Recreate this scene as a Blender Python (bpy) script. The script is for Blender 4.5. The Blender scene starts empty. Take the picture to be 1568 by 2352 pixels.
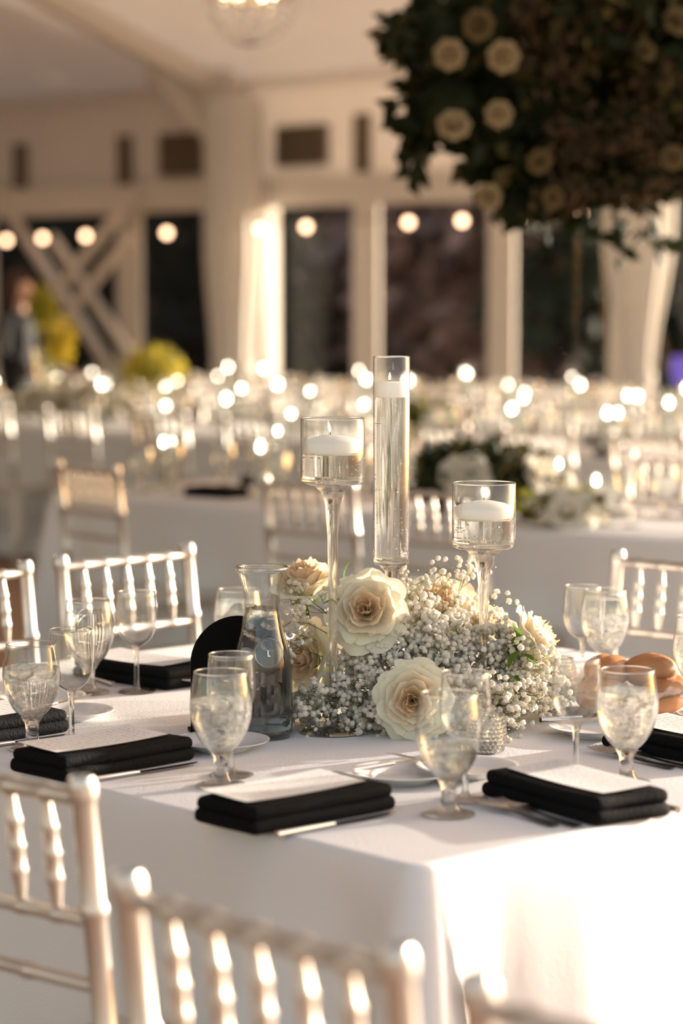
import bpy, bmesh, math, random
from mathutils import Vector, Matrix, noise as mnoise

# ------------------------------------------------------------------ camera
PI = math.pi
sc = bpy.context.scene
F_PX, HOR, CAM_Z = 5553.0, 700.0, 1.47
PITCH = math.atan((1176 - HOR) / F_PX)
cam = bpy.data.cameras.new('camera')
cam.sensor_fit = 'VERTICAL'; cam.sensor_height = 36.0; cam.sensor_width = 24.0
cam.lens = F_PX / 2352 * 36.0
cam.clip_end = 300
cam.dof.use_dof = True
cam.dof.focus_distance = 3.98
cam.dof.aperture_fstop = 2.4
camo = bpy.data.objects.new('camera', cam)
sc.collection.objects.link(camo)
camo.location = (0, 0, CAM_Z)
camo.rotation_euler = (PI / 2 - PITCH, 0, 0)
sc.camera = camo

# ------------------------------------------------------------------ sky, sun, exposure
SUN_AZ, SUN_EL = math.radians(60), math.radians(9.5)
world = bpy.data.worlds.new('world'); sc.world = world
world.use_nodes = True
wn = world.node_tree
sky = wn.nodes.new('ShaderNodeTexSky')
sky.sky_type = 'NISHITA'
sky.sun_disc = False
sky.sun_elevation = SUN_EL
sky.sun_rotation = SUN_AZ
sky.dust_density = 3.0
sky.air_density = 1.0
tint = wn.nodes.new('ShaderNodeMix'); tint.data_type = 'RGBA'; tint.blend_type = 'MULTIPLY'
tint.inputs[0].default_value = 1.0
tint.inputs[7].default_value = (1.0, 0.84, 0.76, 1.0)      # golden-hour haze
wn.links.new(sky.outputs[0], tint.inputs[6])
wn.links.new(tint.outputs[2], wn.nodes['Background'].inputs[0])
wn.nodes['Background'].inputs[1].default_value = 0.64
sun = bpy.data.lights.new('sun', 'SUN')
sun.energy = 12.5
sun.angle = math.radians(0.6)
sun.color = (1.0, 0.92, 0.82)
suno = bpy.data.objects.new('sun', sun)
sc.collection.objects.link(suno)
to_sun = Vector((math.sin(SUN_AZ) * math.cos(SUN_EL), math.cos(SUN_AZ) * math.cos(SUN_EL), math.sin(SUN_EL)))
suno.rotation_euler = to_sun.to_track_quat('Z', 'Y').to_euler()
suno.location = (12, 8, 6)
vs = sc.view_settings
vs.view_transform = 'Standard'
vs.look = 'None'
vs.gamma = 1.0
vs.use_curve_mapping = False
vs.exposure = 0.0
cy = sc.cycles
cy.max_bounces = 10; cy.diffuse_bounces = 3; cy.glossy_bounces = 4
cy.transmission_bounces = 8; cy.transparent_max_bounces = 24
cy.caustics_reflective = False; cy.caustics_refractive = False
cy.sample_clamp_indirect = 6.0
cy.sample_clamp_direct = 60.0
cy.use_denoising = True
cy.use_adaptive_sampling = True; cy.adaptive_threshold = 0.02

# ------------------------------------------------------------------ helpers
R = random.Random(7)
COL = sc.collection
UP = Vector((0, 0, 1))


def ray(px, py):
    a = (px - 784) / F_PX; b = -(py - 1176) / F_PX
    c, s = math.cos(PITCH), math.sin(PITCH)
    return Vector((a, c + b * s, -s + b * c))


def on_z(px, py, z):
    d = ray(px, py)
    return Vector((0, 0, CAM_Z)) + d * ((z - CAM_Z) / d.z)


def on_y(px, py, y):
    d = ray(px, py)
    return Vector((0, 0, CAM_Z)) + d * (y / d.y)


def tag(o, label=None, cat=None, group=None, kind=None):
    if label: o['label'] = label
    if cat: o['category'] = cat
    if group: o['group'] = group
    if kind: o['kind'] = kind
    return o


def thing(name, label, cat, loc=(0, 0, 0), rz=0.0, group=None):
    o = bpy.data.objects.new(name, None)
    o.empty_display_size = 0.05
    COL.objects.link(o)
    o.location = loc; o.rotation_euler = (0, 0, rz)
    return tag(o, label, cat, group)


def copy_tree(o, parent=None):
    c = o.copy(); COL.objects.link(c)
    if parent is not None:
        c.parent = parent
        c.matrix_parent_inverse = o.matrix_parent_inverse.copy()
    for ch in list(o.children):
        copy_tree(ch, c)
    return c


def dup(root, loc, rz, label=None, group=None, scale=None):
    c = copy_tree(root)
    c.location = loc; c.rotation_euler = (0, 0, rz)
    if label: c['label'] = label
    if group: c['group'] = group
    if scale: c.scale = (scale,) * 3
    return c


class MB:
    def __init__(self):
        self.v = []; self.f = []; self.m = []

    def add(self, v, f, mi=0):
        n = len(self.v)
        self.v.extend(Vector(p) for p in v)
        self.f.extend([[i + n for i in q] for q in f])
        self.m.extend([mi] * len(f))
        return self

    def box(self, c, s, rz=0.0, mi=0, M=None):
        x, y, z = s[0] / 2, s[1] / 2, s[2] / 2
        vv = [(-x, -y, -z), (x, -y, -z), (x, y, -z), (-x, y, -z), (-x, -y, z), (x, -y, z), (x, y, z), (-x, y, z)]
        if M is None:
            M = Matrix.Translation(c) @ Matrix.Rotation(rz, 4, 'Z')
        vv = [M @ Vector(p) for p in vv]
        return self.add(vv, [(0, 3, 2, 1), (4, 5, 6, 7), (0, 1, 5, 4), (1, 2, 6, 5), (2, 3, 7, 6), (3, 0, 4, 7)], mi)

    def bar(self, a, b, w, h, mi=0):
        a, b = Vector(a), Vector(b)
        d = (b - a)
        q = d.to_track_quat('Y', 'Z').to_matrix().to_4x4()
        return self.box(None, (w, d.length, h), mi=mi, M=Matrix.Translation((a + b) / 2) @ q)

    def lathe(self, prof, n=16, c=(0, 0, 0), mi=0, ripple=None, M=None):
        c = Vector(c); v = []; f = []
        rows = []
        for k, (r, z) in enumerate(prof):
            if r < 1e-6:
                v.append(Vector((0, 0, z))); rows.append([len(v) - 1])
            else:
                row = []
                for i in range(n):
                    t = 2 * PI * i / n
                    rr = r * (1 + ripple(t, k / max(1, len(prof) - 1)) if ripple else 1)
                    v.append(Vector((rr * math.cos(t), rr * math.sin(t), z))); row.append(len(v) - 1)
                rows.append(row)
        for a, b in zip(rows[:-1], rows[1:]):
            for i in range(n):
                j = (i + 1) % n
                if len(a) == 1 and len(b) == 1: continue
                if len(a) == 1: f.append((a[0], b[j], b[i]))
                elif len(b) == 1: f.append((a[i], a[j], b[0]))
                else: f.append((a[i], a[j], b[j], b[i]))
        if M is None: M = Matrix.Translation(c)
        return self.add([M @ p for p in v], f, mi)

    def tube(self, pts, rad, n=6, mi=0, cap=True):
        pts = [Vector(p) for p in pts]
        if not hasattr(rad, '__len__'): rad = [rad] * len(pts)
        v = []; f = []
        t0 = (pts[1] - pts[0]).normalized()
        nrm = t0.orthogonal().normalized()
        for i, p in enumerate(pts):
            if i == 0: t = pts[1] - pts[0]
            elif i == len(pts) - 1: t = pts[-1] - pts[-2]
            else: t = pts[i + 1] - pts[i - 1]
            t.normalize()
            nrm = (nrm - t * nrm.dot(t)).normalized()
            bn = t.cross(nrm)
            for k in range(n):
                a = 2 * PI * k / n
                v.append(p + (nrm * math.cos(a) + bn * math.sin(a)) * rad[i])
        for i in range(len(pts) - 1):
            for k in range(n):
                j = (k + 1) % n
                f.append((i * n + k, i * n + j, (i + 1) * n + j, (i + 1) * n + k))
        if cap:
            f.append(tuple(range(n))[::-1]); f.append(tuple((len(pts) - 1) * n + k for k in range(n)))
        return self.add(v, f, mi)

    def ball(self, c, r, n=8, m=5, mi=0, s=(1, 1, 1), M=None):
        prof = [(0 if k in (0, m) else math.sin(PI * k / m) * r, -math.cos(PI * k / m) * r) for k in range(m + 1)]
        mm = MB().lathe(prof, n)
        if M is None:
            c = Vector(c)
            vv = [Vector((p.x * s[0], p.y * s[1], p.z * s[2])) + c for p in mm.v]
        else:
            vv = [M @ Vector((p.x * s[0], p.y * s[1], p.z * s[2])) for p in mm.v]
        return self.add(vv, mm.f, mi)

    def grid(self, nu, nv, fn, mi=0):
        v = [Vector(fn(i / nu, j / nv)) for j in range(nv + 1) for i in range(nu + 1)]
        w = nu + 1
        f = [(j * w + i, j * w + i + 1, (j + 1) * w + i + 1, (j + 1) * w + i) for j in range(nv) for i in range(nu)]
        return self.add(v, f, mi)

    def mesh(self, name, mats, smooth=True):
        me = bpy.data.meshes.new(name)
        me.from_pydata([tuple(p) for p in self.v], [], self.f)
        if not isinstance(mats, (list, tuple)): mats = [mats]
        for m in mats: me.materials.append(m)
        if len(mats) > 1: me.polygons.foreach_set('material_index', self.m)
        if smooth: me.polygons.foreach_set('use_smooth', [True] * len(me.polygons))
        me.update()
        if smooth: me.set_sharp_from_angle(angle=math.radians(52))
        return me

    def build(self, name, mats, parent=None, loc=(0, 0, 0), rz=0.0, smooth=True, angle=None, kind=None):
        me = self.mesh(name, mats, smooth)
        if angle and smooth:
            me.set_sharp_from_angle(angle=math.radians(angle))
        return link(name, me, parent, loc, rz, kind)


def link(name, me, parent=None, loc=(0, 0, 0), rz=0.0, kind=None):
    o = bpy.data.objects.new(name, me)
    COL.objects.link(o)
    o.location = loc; o.rotation_euler = (0, 0, rz)
    if parent is not None: o.parent = parent
    if kind: o['kind'] = kind
    return o


# ------------------------------------------------------------------ materials
def newmat(name):
    m = bpy.data.materials.new(name); m.use_nodes = True
    nt = m.node_tree; nt.nodes.clear()
    out = nt.nodes.new('ShaderNodeOutputMaterial')
    return m, nt, out


def N(nt, typ, **kw):
    n = nt.nodes.new(typ)
    for k, v in kw.items():
        if k.startswith('i_'):
            key = k[2:]
            n.inputs[int(key) if key.isdigit() else key.replace('_', ' ')].default_value = v
        else: setattr(n, k, v)
    return n


def rgb(c): return (c[0], c[1], c[2], 1.0)


def pbr(name, col, rough=0.5, metal=0.0, spec=0.5, var=0.0, scale=30.0, bump=0.0, bscale=80.0, coords='Object', coat=0.0):
    m, nt, out = newmat(name)
    p = N(nt, 'ShaderNodeBsdfPrincipled')
    p.inputs['Base Color'].default_value = rgb(col)
    p.inputs['Roughness'].default_value = rough
    p.inputs['Metallic'].default_value = metal
    p.inputs['Specular IOR Level'].default_value = spec
    p.inputs['Coat Weight'].default_value = coat
    tc = N(nt, 'ShaderNodeTexCoord')
    if var:
        no = N(nt, 'ShaderNodeTexNoise'); no.inputs['Scale'].default_value = scale; no.inputs['Detail'].default_value = 4
        nt.links.new(tc.outputs[coords], no.inputs['Vector'])
        mx = N(nt, 'ShaderNodeMix', data_type='RGBA')
        mx.inputs[6].default_value = rgb([max(0, c * (1 - var)) for c in col])
        mx.inputs[7].default_value = rgb([min(1, c * (1 + var)) for c in col])
        nt.links.new(no.outputs['Fac'], mx.inputs[0]); nt.links.new(mx.outputs[2], p.inputs['Base Color'])
    if bump:
        nb = N(nt, 'ShaderNodeTexNoise'); nb.inputs['Scale'].default_value = bscale; nb.inputs['Detail'].default_value = 5
        nt.links.new(tc.outputs[coords], nb.inputs['Vector'])
        b = N(nt, 'ShaderNodeBump'); b.inputs['Strength'].default_value = bump; b.inputs['Distance'].default_value = 0.01
        nt.links.new(nb.outputs['Fac'], b.inputs['Height']); nt.links.new(b.outputs[0], p.inputs['Normal'])
    nt.links.new(p.outputs[0], out.inputs[0])
    return m


def leafy(name, col, trans=0.35, var=0.25, scale=25.0, rough=0.6, spec=0.2, tcol=None, bump=0.0, bscale=60):
    m, nt, out = newmat(name)
    p = N(nt, 'ShaderNodeBsdfPrincipled'); p.inputs['Roughness'].default_value = rough; p.inputs['Specular IOR Level'].default_value = spec
    t = N(nt, 'ShaderNodeBsdfTranslucent')
    tc = N(nt, 'ShaderNodeTexCoord'); no = N(nt, 'ShaderNodeTexNoise'); no.inputs['Scale'].default_value = scale
    nt.links.new(tc.outputs['Object'], no.inputs['Vector'])
    mx = N(nt, 'ShaderNodeMix', data_type='RGBA')
    mx.inputs[6].default_value = rgb([c * (1 - var) for c in col]); mx.inputs[7].default_value = rgb([min(1, c * (1 + var)) for c in col])
    nt.links.new(no.outputs['Fac'], mx.inputs[0])
    nt.links.new(mx.outputs[2], p.inputs['Base Color'])
    if tcol: t.inputs[0].default_value = rgb(tcol)
    else: nt.links.new(mx.outputs[2], t.inputs[0])
    if bump:
        nb = N(nt, 'ShaderNodeTexNoise'); nb.inputs['Scale'].default_value = bscale
        nt.links.new(tc.outputs['Object'], nb.inputs['Vector'])
        b = N(nt, 'ShaderNodeBump'); b.inputs['Strength'].default_value = bump; b.inputs['Distance'].default_value = 0.004
        nt.links.new(nb.outputs['Fac'], b.inputs['Height']); nt.links.new(b.outputs[0], p.inputs['Normal'])
    ms = N(nt, 'ShaderNodeMixShader'); ms.inputs[0].default_value = trans
    nt.links.new(p.outputs[0], ms.inputs[1]); nt.links.new(t.outputs[0], ms.inputs[2])
    nt.links.new(ms.outputs[0], out.inputs[0])
    return m


def thin_glass(name, tint=(0.97, 0.985, 0.975), boost=1.6, rough=0.02, frost=0.0, fscale=160.0, haze=0.0, edge=0.0):
    """thin clear sheet: what is not mirrored by Fresnel passes straight through; frost adds misted droplets"""
    m, nt, out = newmat(name)
    tr = N(nt, 'ShaderNodeBsdfTransparent'); tr.inputs[0].default_value = rgb(tint)
    if edge:
        # looking along the wall of the glass the light crosses more of it
        lw = N(nt, 'ShaderNodeLayerWeight'); lw.inputs[0].default_value = 0.5
        pw = N(nt, 'ShaderNodeMath', operation='POWER'); pw.inputs[1].default_value = 3.0
        nt.links.new(lw.outputs['Facing'], pw.inputs[0])
        et = N(nt, 'ShaderNodeMix', data_type='RGBA'); et.inputs[6].default_value = rgb(tint); et.inputs[7].default_value = rgb([c * (1 - edge) for c in tint])
        nt.links.new(pw.outputs[0], et.inputs[0]); nt.links.new(et.outputs[2], tr.inputs[0])
    gl = N(nt, 'ShaderNodeBsdfGlossy'); gl.inputs['Roughness'].default_value = rough
    fr = N(nt, 'ShaderNodeFresnel')
    # a thin sheet mirrors the same from both sides: undo the node's inversion on back faces
    ge = N(nt, 'ShaderNodeNewGeometry'); io = N(nt, 'ShaderNodeMapRange'); io.inputs[3].default_value = 1.5; io.inputs[4].default_value = 1 / 1.5
    nt.links.new(ge.outputs['Backfacing'], io.inputs[0]); nt.links.new(io.outputs[0], fr.inputs[0])
    mu = N(nt, 'ShaderNodeMath', operation='MULTIPLY', use_clamp=True); mu.inputs[1].default_value = boost
    nt.links.new(fr.outputs[0], mu.inputs[0])
    ms = N(nt, 'ShaderNodeMixShader')
    nt.links.new(mu.outputs[0], ms.inputs[0])
    last = tr
    if frost:
        tl = N(nt, 'ShaderNodeBsdfTranslucent'); tl.inputs[0].default_value = (0.92, 0.92, 0.9, 1)
        df = N(nt, 'ShaderNodeBsdfDiffuse'); df.inputs[0].default_value = (0.9, 0.9, 0.88, 1)
        m0 = N(nt, 'ShaderNodeMixShader'); m0.inputs[0].default_value = 0.4
        nt.links.new(tl.outputs[0], m0.inputs[1]); nt.links.new(df.outputs[0], m0.inputs[2])
        tc = N(nt, 'ShaderNodeTexCoord'); no = N(nt, 'ShaderNodeTexNoise'); no.inputs['Scale'].default_value = fscale; no.inputs['Detail'].default_value = 3
        nt.links.new(tc.outputs['Object'], no.inputs['Vector'])
        # droplets sit below the drink's surface only (chilled glass)
        sx = N(nt, 'ShaderNodeSeparateXYZ'); nt.links.new(tc.outputs['Object'], sx.inputs[0])
        mr = N(nt, 'ShaderNodeMapRange'); mr.inputs[1].default_value = 0.135; mr.inputs[2].default_value = 0.115
        nt.links.new(sx.outputs['Z'], mr.inputs[0])
        rp = N(nt, 'ShaderNodeMapRange'); rp.inputs[1].default_value = 0.35; rp.inputs[2].default_value = 0.75; rp.inputs[4].default_value = frost
        nt.links.new(no.outputs['Fac'], rp.inputs[0])
        mm = N(nt, 'ShaderNodeMath', operation='MULTIPLY', use_clamp=True)
        nt.links.new(mr.outputs[0], mm.inputs[0]); nt.links.new(rp.outputs[0], mm.inputs[1])
        m1 = N(nt, 'ShaderNodeMixShader')
        nt.links.new(mm.outputs[0], m1.inputs[0]); nt.links.new(tr.outputs[0], m1.inputs[1]); nt.links.new(m0.outputs[0], m1.inputs[2])
        last = m1
    if haze:
        hz = N(nt, 'ShaderNodeBsdfTranslucent'); hz.inputs[0].default_value = (0.95, 0.95, 0.93, 1)
        mh = N(nt, 'ShaderNodeMixShader'); mh.inputs[0].default_value = haze
        nt.links.new(last.outputs[0], mh.inputs[1]); nt.links.new(hz.outputs[0], mh.inputs[2]); last = mh
    nt.links.new(last.outputs[0], ms.inputs[1]); nt.links.new(gl.outputs[0], ms.inputs[2])
    nt.links.new(ms.outputs[0], out.inputs[0])
    return m


def solid_glass(name, ior=1.45, tint=(1, 1, 1), through=0.25, rough=0.0):
    m, nt, out = newmat(name)
    g = N(nt, 'ShaderNodeBsdfGlass'); g.inputs['IOR'].default_value = ior; g.inputs['Roughness'].default_value = rough; g.inputs[0].default_value = rgb(tint)
    t = N(nt, 'ShaderNodeBsdfTransparent'); t.inputs[0].default_value = rgb(tint)
    ms = N(nt, 'ShaderNodeMixShader'); ms.inputs[0].default_value = through
    nt.links.new(g.outputs[0], ms.inputs[1]); nt.links.new(t.outputs[0], ms.inputs[2])
    nt.links.new(ms.outputs[0], out.inputs[0])
    return m


def emit(name, col, s):
    m, nt, out = newmat(name)
    e = N(nt, 'ShaderNodeEmission'); e.inputs[0].default_value = rgb(col); e.inputs[1].default_value = s
    nt.links.new(e.outputs[0], out.inputs[0])
    return m


def paper_mat():
    m, nt, out = newmat('menu_paper')
    p = N(nt, 'ShaderNodeBsdfPrincipled'); p.inputs['Roughness'].default_value = 0.7
    tc = N(nt, 'ShaderNodeTexCoord')
    sx = N(nt, 'ShaderNodeSeparateXYZ'); nt.links.new(tc.outputs['Object'], sx.inputs[0])
    # printed lines of small type: rows across the card, broken into words
    wv = N(nt, 'ShaderNodeMath', operation='SINE'); ml = N(nt, 'ShaderNodeMath', operation='MULTIPLY'); ml.inputs[1].default_value = 2 * PI / 0.0125
    nt.links.new(sx.outputs['Y'], ml.inputs[0]); nt.links.new(ml.outputs[0], wv.inputs[0])
    row = N(nt, 'ShaderNodeMath', operation='GREATER_THAN'); row.inputs[1].default_value = 0.55; nt.links.new(wv.outputs[0], row.inputs[0])
    mp = N(nt, 'ShaderNodeMapping'); mp.inputs['Scale'].default_value = (260, 80, 1); nt.links.new(tc.outputs['Object'], mp.inputs[0])
    no = N(nt, 'ShaderNodeTexNoise'); no.inputs['Scale'].default_value = 1.0; no.inputs['Detail'].default_value = 2; nt.links.new(mp.outputs[0], no.inputs['Vector'])
    wd = N(nt, 'ShaderNodeMath', operation='GREATER_THAN'); wd.inputs[1].default_value = 0.5; nt.links.new(no.outputs['Fac'], wd.inputs[0])
    ax = N(nt, 'ShaderNodeMath', operation='ABSOLUTE'); nt.links.new(sx.outputs['X'], ax.inputs[0])
    mg = N(nt, 'ShaderNodeMath', operation='LESS_THAN'); mg.inputs[1].default_value = 0.036; nt.links.new(ax.outputs[0], mg.inputs[0])
    ay = N(nt, 'ShaderNodeMath', operation='ABSOLUTE'); nt.links.new(sx.outputs['Y'], ay.inputs[0])
    mh = N(nt, 'ShaderNodeMath', operation='LESS_THAN'); mh.inputs[1].default_value = 0.1; nt.links.new(ay.outputs[0], mh.inputs[0])
    cur = row
    for q in (wd, mg, mh):
        k = N(nt, 'ShaderNodeMath', operation='MULTIPLY'); nt.links.new(cur.outputs[0], k.inputs[0]); nt.links.new(q.outputs[0], k.inputs[1]); cur = k
    sc_ = N(nt, 'ShaderNodeMath', operation='MULTIPLY'); sc_.inputs[1].default_value = 0.55; nt.links.new(cur.outputs[0], sc_.inputs[0])
    mx = N(nt, 'ShaderNodeMix', data_type='RGBA'); mx.inputs[6].default_value = (0.8, 0.79, 0.77, 1); mx.inputs[7].default_value = (0.25, 0.24, 0.23, 1)
    nt.links.new(sc_.outputs[0], mx.inputs[0]); nt.links.new(mx.outputs[2], p.inputs['Base Color'])
    nt.links.new(p.outputs[0], out.inputs[0])
    return m


def rose_mat(name, a, b, trans=0.3):
    """petal colour runs from base colour a at the claw to b at the lip (petal pigment, object Z)"""
    m, nt, out = newmat(name)
    p = N(nt, 'ShaderNodeBsdfPrincipled'); p.inputs['Roughness'].default_value = 0.55; p.inputs['Specular IOR Level'].default_value = 0.25
    t = N(nt, 'ShaderNodeBsdfTranslucent')
    tc = N(nt, 'ShaderNodeTexCoord'); no = N(nt, 'ShaderNodeTexNoise'); no.inputs['Scale'].default_value = 40
    nt.links.new(tc.outputs['Object'], no.inputs['Vector'])
    mx = N(nt, 'ShaderNodeMix', data_type='RGBA'); mx.inputs[6].default_value = rgb(a); mx.inputs[7].default_value = rgb(b)
    nt.links.new(no.outputs['Fac'], mx.inputs[0])
    nt.links.new(mx.outputs[2], p.inputs['Base Color']); nt.links.new(mx.outputs[2], t.inputs[0])
    ms = N(nt, 'ShaderNodeMixShader'); ms.inputs[0].default_value = trans
    nt.links.new(p.outputs[0], ms.inputs[1]); nt.links.new(t.outputs[0], ms.inputs[2])
    nt.links.new(ms.outputs[0], out.inputs[0])
    return m


M = {}
M['silver'] = pbr('silver_paint', (0.66, 0.62, 0.57), 0.38, 0.8)
M['seat'] = pbr('seat_wood', (0.66, 0.62, 0.57), 0.4, 0.5)
M['cloth'] = pbr('white_linen', (0.80, 0.79, 0.78), 0.85, spec=0.15, var=0.02, scale=9, bump=0.12, bscale=260)
M['cloth_far'] = pbr('white_linen_plain', (0.80, 0.79, 0.78), 0.85, spec=0.15)
M['napkin'] = pbr('black_napkin', (0.0045, 0.005, 0.006), 0.8, spec=0.10, bump=0.25, bscale=220)
M['paper'] = paper_mat()
M['steel'] = pbr('steel', (0.72, 0.70, 0.67), 0.18, 1.0)
M['china'] = pbr('china', (0.82, 0.81, 0.79), 0.15, spec=0.6)
M['glass'] = thin_glass('clear_glass', boost=1.6, haze=0.01, edge=0.6)
M['glass_rim'] = thin_glass('glass_lip', boost=6.0, rough=0.12, haze=0.25)
M['glass_wine'] = thin_glass('wine_glass', (0.95, 0.965, 0.96), boost=2.4, haze=0.02, edge=0.7)
M['pane'] = thin_glass('window_pane', boost=0.3)
M['glass_cold'] = thin_glass('misted_glass', boost=1.5, frost=0.7, haze=0.008, edge=0.5)
M['glass_solid'] = solid_glass('heavy_glass', 1.45, through=0.3)
M['glass_crystal'] = solid_glass('cut_crystal', 1.5, through=0.25)
M['water'] = solid_glass('water', 1.33, (0.985, 0.99, 0.985), through=0.35)
M['water_deep'] = solid_glass('still_water', 1.33, (0.99, 0.995, 0.99), through=0.08)
M['ice'] = solid_glass('ice', 1.2, (0.98, 0.98, 0.98), through=0.45, rough=0.15)
M['bubble'] = pbr('bubbles', (0.95, 0.95, 0.95), 0.1, spec=1.0)
M['wax'] = leafy('candle_wax', (0.94, 0.93, 0.90), 0.55, 0.02, rough=0.4, spec=0.4)
M['wick'] = pbr('wick', (0.03, 0.02, 0.02), 0.9)
M['flame'] = emit('flame', (1.0, 0.60, 0.30), 5.0)
M['flame_glint'] = emit('flame_and_glint', (1.0, 0.82, 0.66), 45.0)  # candle flames that also stand in for sun glints on far glassware
M['sign'] = pbr('black_acrylic', (0.003, 0.003, 0.003), 0.6, spec=0.08)
M['rose_out'] = rose_mat('rose_outer', (0.90, 0.86, 0.62), (0.92, 0.89, 0.76))
M['rose_mid'] = rose_mat('rose_middle', (0.92, 0.78, 0.56), (0.93, 0.86, 0.70))
M['rose_in'] = rose_mat('rose_inner', (0.92, 0.66, 0.40), (0.93, 0.79, 0.60))
M['green'] = leafy('rose_green', (0.13, 0.22, 0.04), 0.4, 0.3)
M['stem'] = leafy('gyp_stem', (0.24, 0.24, 0.10), 0.2, 0.3)
M['gyp'] = leafy('gyp_white', (0.97, 0.935, 0.85), 0.5, 0.02)
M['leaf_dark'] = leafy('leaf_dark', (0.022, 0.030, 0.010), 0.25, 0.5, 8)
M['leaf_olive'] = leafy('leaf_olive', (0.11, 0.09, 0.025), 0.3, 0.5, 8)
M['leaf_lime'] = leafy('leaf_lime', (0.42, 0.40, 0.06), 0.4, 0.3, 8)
M['petal_yellow'] = leafy('petal_yellow', (0.80, 0.68, 0.10), 0.4, 0.15, 8)
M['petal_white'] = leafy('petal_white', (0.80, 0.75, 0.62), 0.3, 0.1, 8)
M['petal_shaded'] = leafy('petal_shaded', (0.22, 0.16, 0.07), 0.3, 0.2, 8)  # cream rose petals with the cloud's shade put into the colour
M['petal_half_shaded'] = leafy('petal_half_shaded', (0.46, 0.36, 0.20), 0.3, 0.15, 8)  # the same cream petals, with lighter shade in the colour
M['leaf_brown'] = leafy('leaf_brown', (0.10, 0.066, 0.032), 0.25, 0.5, 8)
M['bread'] = pbr('bread_crust', (0.46, 0.20, 0.08), 0.35, spec=0.5, var=0.35, scale=18, bump=0.08, bscale=90)
M['wrap'] = thin_glass('cellophane', (0.96, 0.96, 0.96), 2.2, 0.06)
M['pepper'] = pbr('pepper', (0.06, 0.035, 0.02), 0.9)
M['chrome'] = pbr('chrome', (0.8, 0.8, 0.8), 0.12, 1.0)
M['floor'] = pbr('floor_boards', (0.34, 0.20, 0.12), 0.6, var=0.2, scale=3)
M['tent'] = leafy('tent_fabric', (0.81, 0.76, 0.70), 0.36, 0.03, 3, rough=0.9, spec=0.05)
M['tentwall'] = leafy('tent_wall', (0.84, 0.79, 0.73), 0.24, 0.03, 3, rough=0.9, spec=0.05)
M['frame'] = pbr('tent_frame', (0.78, 0.72, 0.64), 0.6)
M['vent'] = pbr('vent_brown', (0.16, 0.12, 0.08), 0.8)
M['drape'] = leafy('drape_fabric', (0.78, 0.74, 0.68), 0.2, 0.03, rough=0.9, spec=0.05)
M['bulb'] = emit('string_bulb', (1.0, 0.60, 0.36), 9.0)
M['cable'] = pbr('cable', (0.05, 0.05, 0.05), 0.7)
M['brass'] = pbr('champagne_metal', (0.60, 0.48, 0.34), 0.3, 0.9)
M['chan_bulb'] = emit('chandelier_bulb', (1.0, 0.72, 0.42), 16.0)
M['bark'] = pbr('bark', (0.06, 0.045, 0.035), 0.9)
M['tree_shade'] = leafy('tree_teal_shade', (0.0025, 0.012, 0.012), 0.1, 0.6, 1.5)  # backlit shade put into the foliage colour; the hedge shares it
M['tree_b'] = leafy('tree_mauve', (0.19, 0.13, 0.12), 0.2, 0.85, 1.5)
M['tree_c'] = leafy('tree_green', (0.009, 0.017, 0.010), 0.12, 0.6, 1.5)  # colour darkened so a sunlit crown reads as shaded
M['bounce_ground'] = pbr('bounce_gravel', (0.46, 0.34, 0.25), 0.9, var=0.25, scale=2.0)  # unseen warm paving, chosen for the light it bounces onto the cloths
M['skin'] = pbr('skin', (0.72, 0.42, 0.32), 0.5)
M['hair'] = pbr('hair', (0.05, 0.016, 0.010), 0.5)
M['blackwear'] = pbr('black_shirt', (0.006, 0.006, 0.007), 0.8)
M['purple'] = emit('purple_glow', (0.35, 0.22, 0.9), 0.6)
M['tabletop'] = pbr('plywood', (0.4, 0.28, 0.16), 0.7)

# ------------------------------------------------------------------ axes of the place
TA = math.radians(48)                                   # tent and long tables
TU = Vector((-math.sin(TA), math.cos(TA), 0)); TE = -TU   # TE runs right and towards the camera
TV = Vector((math.cos(TA), math.sin(TA), 0))            # from the tables to the window wall
MA = math.radians(42.3)                                 # the main table
NL = Vector((-math.sin(MA), math.cos(MA), 0)); NR = Vector((math.cos(MA), math.sin(MA), 0))
TZ = 0.76                                               # table surface
WV = 16.2                                               # window wall distance along TV


def tent(a, v, z): return TE * a + TV * v + UP * z


def hit_wall(px, py, v=WV):
    d = ray(px, py); t = v / d.dot(TV)
    p = Vector((0, 0, CAM_Z)) + d * t
    return p.dot(TE), p.z


def on_line(base, px):
    """point of the line base + t * TE that stands over picture column px"""
    k = (px - 784) / F_PX
    t = (k * base.y - base.x) / (TE.x - k * TE.y)
    return base + TE * t


EZ = math.atan2(TE.y, TE.x)

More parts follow.
